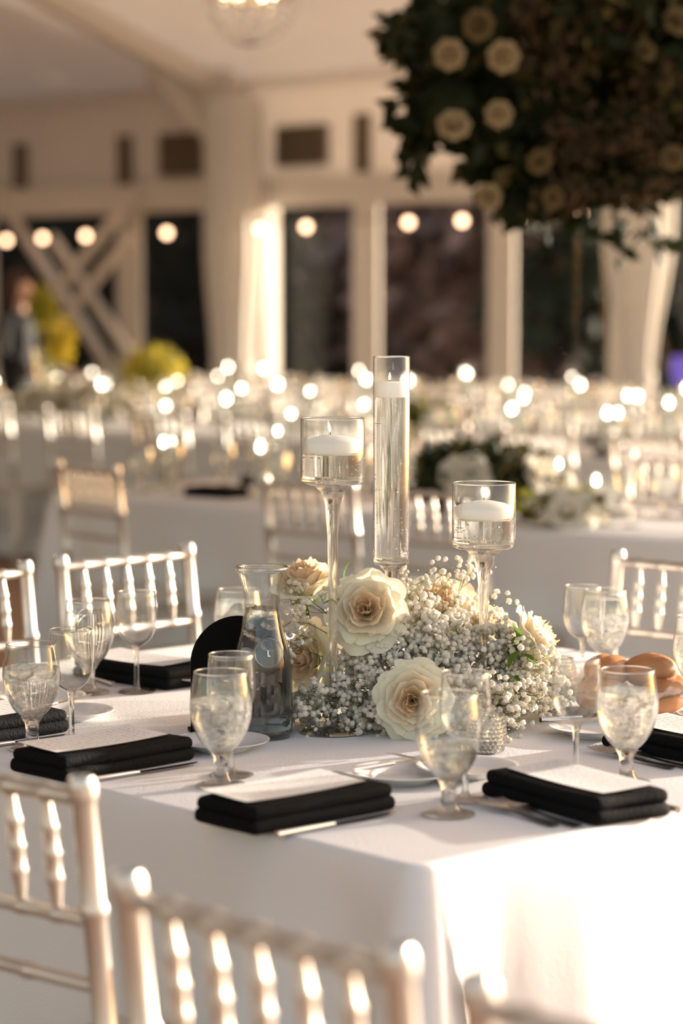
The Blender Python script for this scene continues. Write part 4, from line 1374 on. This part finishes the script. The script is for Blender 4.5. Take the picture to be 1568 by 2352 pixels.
def fork_mesh():
    h = MB(); tn = MB()
    def hf(u, v):
        w = (0.0085 - 0.005 * min(1, v * 1.5) if v < 0.62 else 0.0035 + 0.008 * max(0, (v - 0.75) / 0.25)) * (u * 2 - 1)
        return (w, 0.125 * v, 0.003 + 0.006 * v ** 3)
    for sgn in (1, -1):
        k = len(h.f); h.grid(4, 16, lambda u, v: tuple(Vector(hf(u, v)) + Vector((0, 0, 0.0009 * sgn))))
        if sgn < 0:
            for i in range(k, len(h.f)): h.f[i] = h.f[i][::-1]
    for k in range(4):
        x = (k - 1.5) * 0.0062
        tn.tube([(x, 0.123, 0.0085), (x, 0.145, 0.007), (x, 0.165, 0.0065), (x * 0.96, 0.185, 0.010)], [0.002, 0.0017, 0.0014, 0.0007], 5)
    return h.mesh('handle', M['steel']), tn.mesh('tines', M['steel'])


def knife_mesh(L=0.22):
    h = MB().tube([(0, 0, 0.004), (0, L * .15, 0.0042), (0, L * .42, 0.004), (0, L * .47, 0.0038)], [0.0052, 0.0045, 0.0038, 0.003], 8)
    b = MB()
    v = []; f = []
    for k in range(9):
        q = k / 8; y = L * (0.46 + 0.54 * q); w = 0.0095 * math.sqrt(max(0.02, 1 - max(0, (q - 0.6) / 0.4) ** 2))
        v += [(-0.0045, y, 0.0044), (w - 0.0045 + 0.002, y, 0.0034), (-0.0045, y, 0.0026)]
    for k in range(8):
        a = k * 3; f += [(a, a + 1, a + 4, a + 3), (a + 1, a + 2, a + 5, a + 4), (a + 2, a, a + 3, a + 5)]
    b.add(v, f)
    return h.mesh('handle', M['steel']), b.mesh('blade', M['steel'])


FK, KN, KB = fork_mesh(), knife_mesh(), knife_mesh(0.165)


def cutlery(kind, p, ang, label, z=0.0, tilt=0.0):
    me = {'fork': FK, 'knife': KN, 'butter_knife': KB}[kind]
    t = thing(kind, label, 'fork' if kind == 'fork' else 'knife', (p.x, p.y, TZ + 0.0006 + z), ang - PI / 2)
    link('handle', me[0], t); link('tines' if kind == 'fork' else 'blade', me[1], t)
    t.rotation_euler.x = tilt
    return t


def lay(S, lab, ang, forks=True, knives=True):
    p, d, n = S
    if knives:
        cutlery('knife', p - d * 0.11 - n * 0.088, ang, 'silver knife lying along the ' + lab)
    if forks:
        cutlery('fork', p - d * 0.07 + n * 0.086, ang, 'silver fork lying along the ' + lab)


lay(S1, 'napkin between the two front goblets', aR)
lay(S3, 'napkin behind the knobbed chair back', aR)
lay(S6, 'napkin below the misted goblet', aR)
p, d, n = S2
cutlery('fork', p + d * 0.12 - n * 0.088, aL - 0.16 + PI, 'silver fork lying before the napkin at the sunlit table edge')
cutlery('fork', p + d * 0.10 - n * 0.112, aL - 0.16 + PI, 'second, outer fork before the napkin at the sunlit table edge')
cutlery('knife', p + d * 0.12 + n * 0.09, aL - 0.16 + PI, 'silver knife behind the napkin at the sunlit table edge')
p, d, n = S4
cutlery('fork', p + d * 0.10 - n * 0.090, aL - 0.1 + PI, 'silver fork before the napkin next to the bread rolls')
cutlery('fork', p + d * 0.08 - n * 0.114, aL - 0.1 + PI, 'second, outer fork before the napkin next to the bread rolls')
cutlery('fork', tz(350, 1590), hang(-NL) + 2.9, 'silver fork by the napkin behind the lone upright wine glass')
cutlery('knife', tz(260, 1577), hang(-NL) + 2.9, 'silver knife by the napkin behind the lone upright wine glass')

PLATE = smooth_prof([(0.0, 0.003), (0.04, 0.003), (0.05, 0.005), (0.062, 0.011), (0.076, 0.0155), (0.0775, 0.0165), (0.0765, 0.0175), (0.062, 0.0135), (0.05, 0.0078), (0.04, 0.0052), (0.0, 0.005)], 2)
PLATE_ME = MB().lathe([(0, 0.0005), (0.042, 0.0005), (0.043, 0.003)] + PLATE[1:], 48).mesh('plate', M['china'])


def plate(px, py_, label, r=1.0):
    p = tz(px, py_)
    o = tag(link('bread_plate', PLATE_ME, None, (p.x, p.y, TZ + 0.0004)), label, 'plate'); o.scale = (r, r, 1)
    return p


pp = plate(925, 1795, 'white bread plate with a butter knife beside the half-full goblet')
cutlery('butter_knife', pp + Vector((-0.075, -0.03, 0)), hang(NR) - 0.1, 'butter knife resting on the plate beside the half-full goblet', 0.0185, 0.02)
pp = plate(1072, 1782, 'white bread plate behind the half-full goblet, by the sunlit-edge napkin')
cutlery('butter_knife', pp + Vector((-0.02, -0.06, 0)), hang(NL) - 0.1, 'butter knife on the plate by the sunlit-edge napkin', 0.0185)
pp = plate(158, 1652, 'white bread plate with a butter knife behind the empty wine glass')
cutlery('butter_knife', pp + Vector((-0.07, -0.05, 0)), hang(NR) + 0.15, 'butter knife slanting off the plate behind the empty wine glass', 0.0185, 0.05)
plate(508, 1722, 'white bread plate under the iced goblet pair near the carafe')
pp = plate(1368, 1690, 'white bread plate holding a butter knife in front of the bread basket')
cutlery('butter_knife', pp + Vector((-0.09, 0.02, 0)), hang(NR) - 0.35, 'butter knife on the plate in front of the bread basket', 0.0185)
plate(445, 1568, 'white bread plate behind the arched sign')
plate(96, 1618, 'white bread plate behind the misted goblet')


# ------------------------------------------------------------------ bread basket
def build_bread():
    c = tz(1452, 1632)
    t = thing('bread_bowl', 'shallow clear bowl lined with crumpled cellophane holding the bread rolls', 'bowl', (c.x, c.y, TZ + 0.0005))
    MB().lathe([(0, 0.001), (0.06, 0.001), (0.09, 0.016), (0.118, 0.046), (0.116, 0.047), (0.088, 0.019), (0.058, 0.004), (0, 0.004)], 40).build('bowl', M['glass'], t)
    rnd = random.Random(5)
    def wr(u, v):
        a = u * 2 * PI; r = 0.055 + 0.085 * v
        nz = mnoise.noise(Vector((math.cos(a) * 3, math.sin(a) * 3, v * 3))) ; n2 = mnoise.noise(Vector((math.cos(a) * 9, math.sin(a) * 9, v * 6)))
        r += 0.016 * nz * v + 0.006 * n2
        return (r * math.cos(a), r * math.sin(a), 0.008 + 0.048 * v ** 1.3 + 0.014 * n2 * v)
    MB().grid(72, 10, wr).build('cellophane', M['wrap'], t)
    rolls = [(-0.055, -0.05, 0.034, 0.2), (0.045, -0.055, 0.034, 0.9), (-0.045, 0.045, 0.034, 1.9), (0.055, 0.04, 0.034, 2.4), (0.03, -0.005, 0.072, 0.5), (-0.045, 0.0, 0.070, 1.2)]
    labs = ['golden bread roll low at the front of the clear bowl', 'round bread roll low beside the misted goblet', 'bread roll at the back of the clear bowl under another', 'bread roll at the back rim of the clear bowl',
            'large smooth bread roll on top of the pile', 'creased bread roll on top of the pile next to the wine glasses']
    for (x, y, z, a), lb in zip(rolls, labs):
        def bf(u, v, a=a):
            th = u * 2 * PI; ph = (v - 0.5) * PI
            r = 0.043 * (1 + 0.05 * mnoise.noise(Vector((math.cos(th) * math.cos(ph) + a, math.sin(th) * math.cos(ph), math.sin(ph))) * 1.5))
            crease = 0.10 * math.exp(-((math.cos(ph) * math.sin(th)) / 0.16) ** 2) * max(0, math.sin(ph))
            rr = r * (1 - crease)
            return (rr * math.cos(th) * math.cos(ph) * 1.2, rr * math.sin(th) * math.cos(ph) * 0.95, rr * math.sin(ph) * 0.72)
        o = MB().grid(28, 16, bf).build('bread_roll', M['bread'], None, (c.x + x, c.y + y, TZ + z), a)
        tag(o, lb, 'bread roll')


build_bread()


# ------------------------------------------------------------------ far tables' dressing
def far_goblet(p, label, group, lev=0.135):
    goblet(p, label, lev, group, cold=True)


FAR_CYL = None


def far_candle(p, h, r, label, group):
    t = thing('candle_cylinder', label, 'candle holder', (p.x, p.y, TZ + 0.0005), 0, group)
    key = (round(h, 2), r)
    if key not in _far:
        _far[key] = (MB().lathe([(0, 0.001), (r, 0.001), (r, h), (r - 0.003, h), (r - 0.003, 0.01), (0, 0.01)], 20).mesh('cylinder', M['glass']),
                     MB().lathe([(0, 0.011), (r - 0.004, 0.011), (r - 0.004, h * 0.72), (0, h * 0.72)], 20).mesh('water', M['water']),
                     MB().lathe([(0, h * 0.68), (r - 0.005, h * 0.68), (r - 0.005, h * 0.74), (0, h * 0.76)], 16).mesh('floating_candle', M['wax']))
    a, b, c = _far[key]
    link('cylinder', a, t); link('water', b, t); cd = link('floating_candle', c, t)
    link('flame', FLAME_GLINT, cd, (0, 0, h * 0.765)).scale = (R.uniform(0.6, 1.25),) * 3  # oversized flame, doubling as a sun glint off the glass


_far = {}
FLAME_GLINT = MB().lathe([(0, 0), (0.006, 0.005), (0.008, 0.012), (0.006, 0.022), (0, 0.036)], 8).mesh('flame', M['flame_glint'])


def simple_rose_mesh(mat, layers=(0, 2, 4, 5, 6)):
    mb = MB()
    for k in layers:
        n, r, h, fl, dr, ha, mt, zo = LAY[k]
        for i in range(n):
            p_ = petal(r, h, fl, dr, ha, 900 + k, 0.25)
            Rz = Matrix.Rotation(k + i * 2 * PI / n, 3, 'Z')
            mb.add([Rz @ q + Vector((0, 0, zo)) for q in p_.v], p_.f)
    mb.ball((0, 0, 0.024), 0.016, 10, 6)
    return mb.mesh('rose', mat)


ROSE_FAR = simple_rose_mesh(M['petal_white'])
ROSE_SHADED = simple_rose_mesh(M['petal_shaded'], range(7))
ROSE_HALF_SHADED = simple_rose_mesh(M['petal_half_shaded'], range(7))
ROSE_YEL = simple_rose_mesh(M['petal_yellow'])


def arrangement(p, label, rad, n, mats, nrose, seed, rose_me=None, cat='flowers', group=None, leaf=0.055):
    rnd = random.Random(seed)
    t = thing('flower_arrangement', label, cat, (p.x, p.y, p.z), 0, group)
    MB().lathe([(0, 0.001), (0.05, 0.001), (0.07, 0.03), (0.075, 0.07), (0.07, 0.07), (0.05, 0.01), (0, 0.01)], 20).build('bowl', M['glass'], t)
    mb = MB()
    leaf_cloud(mb, (0, 0, rad[2]), rad, n, leaf, rnd, mic=list(range(len(mats))), shell=0.35)
    for i, q in enumerate(mb.v):
        if q.z < 0.012: q.z = 0.012 + rnd.random() * 0.02
    mb.build('foliage', [M[m] for m in mats], t, smooth=False, kind='stuff')
    for k in range(nrose):
        d = Vector((rnd.gauss(0, 1), rnd.gauss(-0.4, 1), rnd.uniform(0.1, 1.2))).normalized()
        o = link('rose', rose_me or ROSE_FAR, t, (d.x * rad[0] * .9, d.y * rad[1] * .9, rad[2] + d.z * rad[2] * .9 - 0.02))
        o.rotation_euler = d.to_track_quat('Z', 'Y').to_euler()
    return t


def dress(base, ln, lab, grp, n, arrs, seed, skip_near=()):
    rnd = random.Random(seed)
    for k in range(n):
        t = (k + 0.5) / n * ln
        for side in (0, 1):
            v = 0.24 if side == 0 else 0.66
            q = base + TE * (t - 0.06 + rnd.uniform(-.03, .03)) + TV * v
            far_goblet(q, 'water goblet on the ' + lab, 'water goblets on the ' + grp)
            q = base + TE * (t + 0.06 + rnd.uniform(-.03, .03)) + TV * (v + 0.05)
            wine(q, 'wine glass on the ' + lab, 'wine glasses on the ' + grp)
            q = base + TE * t + TV * (0.09 if side == 0 else 0.81)
            if (k, side) not in skip_near:
                napkin(q, EZ + PI / 2 + rnd.uniform(-.1, .1), 'black napkin on the ' + lab, 0.15, 0.24 * 0.5, seed + k * 2 + side)['group'] = 'napkins on the ' + grp
    for k in range(max(3, int(ln * 2.2))):
        t = (k + 0.5) / max(3, int(ln * 2.2)) * ln
        if any(abs(t - a_) < 0.28 for a_ in arrs): continue
        for q in range(2):
            far_candle(base + TE * (t + rnd.uniform(-.09, .09)) + TV * (0.42 + 0.08 * q + rnd.uniform(-.02, .02)), rnd.choice((0.14, 0.22, 0.30)), 0.035, 'glass candle cylinder on the ' + lab, 'candle cylinders on the ' + grp)


dress(T2, 4.2, 'long table behind the rose table', 'long table', 6, (1.0, 2.55,), 31, skip_near=[(k, 0) for k in range(6)])
p = tz(496, 1141); napkin(p, EZ + 0.1, 'black napkin lying on the long table next to the shaded chair back', 0.22, 0.13, 77)
p = tz(1290, 1192); napkin(p, EZ + 0.2, 'black napkin lying on the long table under the dark flower mound', 0.25, 0.14, 78)
p = tz(640, 1143); goblet(p, 'water goblet on the long table next to the black napkin', 0.13)
dress(T3A, 3.49, 'table before the crossed bracing', 'table before the crossed bracing', 5, (1.4,), 41)
dress(T3B, 3.0, 'second-row table', 'second-row table', 5, (0.6,), 51)
dress(T5, 8.8, 'table closest to the windows', 'table closest to the windows', 12, (3.0, 7.2), 61)

# flowers on the far tables
q = on_y(1108, 1130, 8.05); q.z = TZ + 0.0005
arrangement(q, 'low dark flower mound with white roses on the long table', (0.245, 0.18, 0.13), 1500, ['leaf_dark', 'leaf_dark', 'leaf_olive'], 9, 5)
q = on_y(1290, 1130, 7.75); q.z = TZ + 0.0005
arrangement(q, 'small loose bunch of lime leaves and cream roses on the long table', (0.13, 0.1, 0.06), 300, ['leaf_lime', 'petal_white', 'leaf_olive'], 6, 6)
q = T3A + TE * 1.4 + TV * 0.45; q.z = TZ + 0.0005
arrangement(q, 'cream and olive flower mound on the table before the crossed bracing', (0.42, 0.2, 0.12), 900, ['petal_white', 'leaf_olive', 'petal_white'], 14, 7)
q = T3B + TE * 0.6 + TV * 0.45; q.z = TZ + 0.0005
arrangement(q, 'lime green flower mound on the second-row table', (0.20, 0.16, 0.11), 500, ['leaf_lime', 'leaf_dark', 'leaf_olive'], 3, 8)
q = on_line(T5 + TV * 0.45, 352); q.z = TZ + 0.0005
arrangement(q, 'yellow-green flower bunch on the table closest to the windows', (0.26, 0.2, 0.20), 700, ['leaf_lime', 'petal_yellow', 'leaf_olive'], 10, 9, ROSE_YEL)
q = T5 + TE * 7.2 + TV * 0.45; q.z = TZ + 0.0005
arrangement(q, 'cream rose bunch on the window table beside the candle cluster', (0.24, 0.2, 0.16), 500, ['petal_white', 'leaf_olive'], 12, 10)


def tall_vase(px_top, py_top, dist, label, me, mats):
    top = on_y(px_top, py_top, dist); h = top.z - TZ
    t = thing('bud_vase', label, 'vase of flowers', (top.x, top.y, TZ + 0.0005))
    MB().lathe([(0, 0.001), (0.05, 0.001), (0.045, h * 0.3), (0.07, h * 0.55), (0.066, h * 0.55), (0.04, h * 0.3), (0.04, 0.01), (0, 0.01)], 16).build('vase', M['glass_cold'], t)
    MB().tube([(0, 0, 0.02), (0.01, 0, h * 0.5), (0, 0, h)], 0.006, 6).build('stem', M['stem'], t)
    rnd = random.Random(int(px_top)); mb = MB()
    leaf_cloud(mb, (0, 0, h - 0.12), (0.085, 0.08, 0.15), 160, 0.07, rnd, shell=0.2)
    mb.build('blossom', M[mats], t, smooth=False, kind='stuff')


tall_vase(136, 742, 14.4, 'tall yellow blossom in a slim vase near the dark-haired person', None, 'petal_yellow')
tall_vase(98, 668, 14.9, 'tall lime blossom in a slim vase beside the dark-haired person', None, 'leaf_lime')


# purple uplight lamp at the window wall
def build_uplight():
    p = on_y(1572, 850, 17.5)
    t = thing('uplight', 'small purple uplight glowing by the second draped pillar', 'lamp', (p.x, p.y, 0))
    MB().lathe([(0, 0), (0.12, 0), (0.12, 0.03), (0.02, 0.05), (0.02, p.z - 0.1), (0, p.z - 0.1)], 16).build('stand', M['cable'], t)
    MB().lathe([(0.08, p.z - 0.1), (0.1, p.z), (0.09, p.z + 0.1), (0, p.z + 0.1)], 16).build('housing', M['purple'], t)


build_uplight()


# ------------------------------------------------------------------ the huge leafy cloud on its clear stand
def build_cloud():
    D = 8.1
    c = on_y(1390, 175, D)
    base = Vector((c.x, c.y, 0))
    t = thing('flower_cloud', 'huge dark leafy flower cloud with cream roses raised over the long table', 'flowers', (c.x, c.y, TZ + 0.0005))
    O = Vector((c.x, c.y, TZ + 0.0005))
    st = MB()
    for k in range(3):
        a = k * 2 * PI / 3 + 0.4
        st.tube([(0.11 * math.cos(a), 0.11 * math.sin(a), 0.0), (0.10 * math.cos(a), 0.10 * math.sin(a), c.z - TZ - 0.3)], 0.006, 8)
    st.build('clear_stand', M['pane'], t)
    MB().lathe([(0, 0), (0.16, 0), (0.16, 0.012), (0, 0.012)], 28).build('stand_base', M['glass'], t)
    rnd = random.Random(77)
    mb = MB()
    s = D / F_PX
    # lobes given by picture offsets and turned into metres at the cloud's distance
    lobes = [(1010, 90, 110, 120), (1030, 250, 100, 110), (1130, 60, 150, 150), (1150, 330, 110, 110), (1250, 180, 170, 190), (1270, 420, 120, 90), (1400, 60, 190, 170),
             (1420, 310, 180, 140), (1560, 180, 190, 220), (1680, 280, 170, 170), (1540, 385, 130, 85), (1420, 425, 100, 60), (1180, 430, 80, 60), (960, 310, 40, 60), (925, 90, 40, 45), (1600, -60, 200, 150), (1250, -60, 200, 140), (1750, 100, 150, 190)]
    for px, py_, rx, ry in lobes:
        p = on_y(px, py_, D + rnd.uniform(-0.12, 0.12)) - O
        n = int(rx * ry / 42)
        leaf_cloud(mb, p, (rx * s, max(0.1, rx * s * 1.1), ry * s), n, 0.085, rnd, mic=[0, 0, 0, 0, 1], shell=0.25)
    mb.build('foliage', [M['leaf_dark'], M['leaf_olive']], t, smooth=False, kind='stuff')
    # dense heart so no daylight shows through
    hb = MB()
    for px, py_, rx, ry in lobes[:12] + lobes[15:]:
        p = on_y(px, py_, D) - O
        hb.ball(p, 1.0, 14, 9, s=(rx * s * 0.72, rx * s * 0.7, ry * s * 0.72))
    for v in hb.v:
        v += Vector((mnoise.noise(v * 7), mnoise.noise(v * 7 + Vector((9, 0, 0))), mnoise.noise(v * 7 + Vector((0, 9, 0))))) * 0.05
    hb.build('opaque_heart', M['leaf_dark'], t)
    for px, py_, sz in ((1032, 125, 1.25), (1155, 130, 1.3), (1100, 58, 1.3), (1042, 290, 1.35), (1145, 262, 1.1), (1240, 372, 1.05), (1122, 452, 1.1), (1545, 362, 1.0), (1556, 50, 1.2), (1480, 118, 0.9), (1270, 455, 0.9)):
        p = on_y(px, py_, D - 0.30) - O
        o = link('rose', ROSE_SHADED if px > 1200 or py_ < 100 else ROSE_HALF_SHADED, t, p)
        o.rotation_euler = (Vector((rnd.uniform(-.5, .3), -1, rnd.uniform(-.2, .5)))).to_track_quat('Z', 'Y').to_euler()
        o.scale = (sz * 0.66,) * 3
    bm_ = MB()                                  # brownish filler blooms over the middle
    for px, py_, rx, ry in ((1290, 130, 110, 110), (1400, 80, 120, 100), (1330, 330, 100, 90), (1480, 300, 90, 100), (1450, 430, 110, 50), (1300, 450, 90, 40), (1230, 30, 80, 50), (1500, 180, 80, 80)):
        p = on_y(px, py_, D - 0.22) - O
        leaf_cloud(bm_, p, (rx * s, 0.10, ry * s), int(rx * ry / 38), 0.04, rnd, shell=0.15)
    bm_.build('filler_blooms', M['leaf_brown'], t, smooth=False, kind='stuff')
    # trailing sprays
    tr = MB()
    for px, py_, n, rx, ry in ((1430, 560, 16, 30, 40), (1510, 560, 10, 26, 30), (905, 100, 14, 32, 40), (915, 260, 14, 26, 60), (950, 390, 12, 26, 40), (1340, 520, 14, 40, 40), (1220, 500, 10, 40, 30)):
        p = on_y(px, py_ - 8, D - 0.05) - O
        leaf_cloud(tr, p, (rx * s, 0.06, ry * s), n, 0.075, rnd, shell=0.1)
    tr.build('trailing_sprays', M['leaf_dark'], t, smooth=False, kind='stuff')


build_cloud()


# ------------------------------------------------------------------ person beyond the far table
def build_person():
    p = on_y(44, 690, 17.0)
    x, y = p.x, p.y
    root = thing('person', 'person with dark reddish hair in black clothes standing behind the crossed-bracing table', 'person', (x, y, 0), math.radians(62))
    def skin(name, verts, edges, rad, mat, sub=2):
        me = bpy.data.meshes.new(name); me.from_pydata(verts, edges, [])
        o = bpy.data.objects.new(name, me); COL.objects.link(o); o.parent = root
        md = o.modifiers.new('skin', 'SKIN'); md.use_smooth_shade = True
        for i, r in enumerate(rad):
            me.skin_vertices[0].data[i].radius = r if hasattr(r, '__len__') else (r, r)
        me.skin_vertices[0].data[0].use_root = True
        s = o.modifiers.new('sub', 'SUBSURF'); s.levels = sub; s.render_levels = sub
        me.materials.append(mat)
        return o
    # clothed body faces -Y; pelvis is the root
    V = [(0, 0, .93), (0, .01, 1.10), (0, .0, 1.28), (0, .01, 1.40), (-.17, .01, 1.37), (-.22, -.02, 1.12), (-.17, -.20, 1.02),
         (.17, .01, 1.37), (.22, -.02, 1.12), (.17, -.20, 1.02), (-.09, 0, .86), (-.10, -.01, .48), (-.10, .02, .09), (-.10, -.10, .04), (.09, 0, .86), (.10, -.01, .48), (.10, .02, .09), (.10, -.10, .04)]
    E = [(0, 1), (1, 2), (2, 3), (3, 4), (4, 5), (5, 6), (3, 7), (7, 8), (8, 9), (0, 10), (10, 11), (11, 12), (12, 13), (0, 14), (14, 15), (15, 16), (16, 17)]
    Rr = [(.15, .11), (.13, .10), (.15, .11), (.09, .07), .06, .046, .036, .06, .046, .036, .09, .065, .045, .04, .09, .065, .045, .04]
    skin('body', V, E, Rr, M['blackwear'])
    for s in (-1, 1):
        hv = [(s * .17, -.20, 1.02), (s * .165, -.27, 1.0)] + [(s * (.165 + .018 * (k - 1.5)), -.34 + .008 * abs(k - 1.5), .985) for k in range(4)] + [(s * .125, -.28, .985)]
        skin('hand', hv, [(0, 1), (1, 2), (1, 3), (1, 4), (1, 5), (1, 6)], [.03, .034, .009, .009, .009, .009, .01], M['skin'], 1)
    # neck and head
    hd = MB()
    hd.tube([(0, .01, 1.38), (0, .0, 1.48)], [.052, .048], 12)
    def hf(u, v):
        th = u * 2 * PI; ph = (v - .5) * PI
        cx = math.cos(ph) * math.cos(th); cy2 = math.cos(ph) * math.sin(th); cz = math.sin(ph)
        w = 0.078 * (1 - 0.18 * max(0, -cz)); dp = 0.098
        yy = cy2 * dp
        if cy2 < -0.8 and abs(cz + 0.12) < 0.2: yy -= 0.018 * (1 - abs(cz + .12) / .2) * max(0, 1 - abs(cx) / .25)
        return (cx * w, yy, 1.575 + cz * .115)
    hd.grid(28, 18, hf)
    head = hd.build('head', M['skin'], root)
    for s in (-1, 1):
        MB().ball((s * .03, -.088, 1.585), .011, 8, 5).build('eye', M['china'], head)
        MB().ball((s * .079, .0, 1.57), .024, 8, 5, s=(.35, .7, 1)).build('ear', M['skin'], head)
    MB().ball((0, -.092, 1.525), .022, 8, 5, s=(1, .35, .35)).build('mouth', pbr('lips', (.5, .18, .15), .5), head)
    def hr(u, v):
        th = u * 2 * PI; ph = (v - .35) / .65 * PI / 2 if v > .35 else (v - .35) * 1.2
        k = 1.08
        cx = math.cos(ph) * math.cos(th); cy2 = math.cos(ph) * math.sin(th); cz = math.sin(ph)
        z = 1.59 + cz * .115 * k
        yy = cy2 * .104 * k + .012
        if cy2 < -0.3 and z < 1.62: yy = max(yy, -.045)
        if cy2 > -0.3 and v < .35: z -= (.35 - v) * .35
        return (cx * .084 * k, yy, z)
    MB().grid(28, 14, hr).build('hair', M['hair'], root)


build_person()
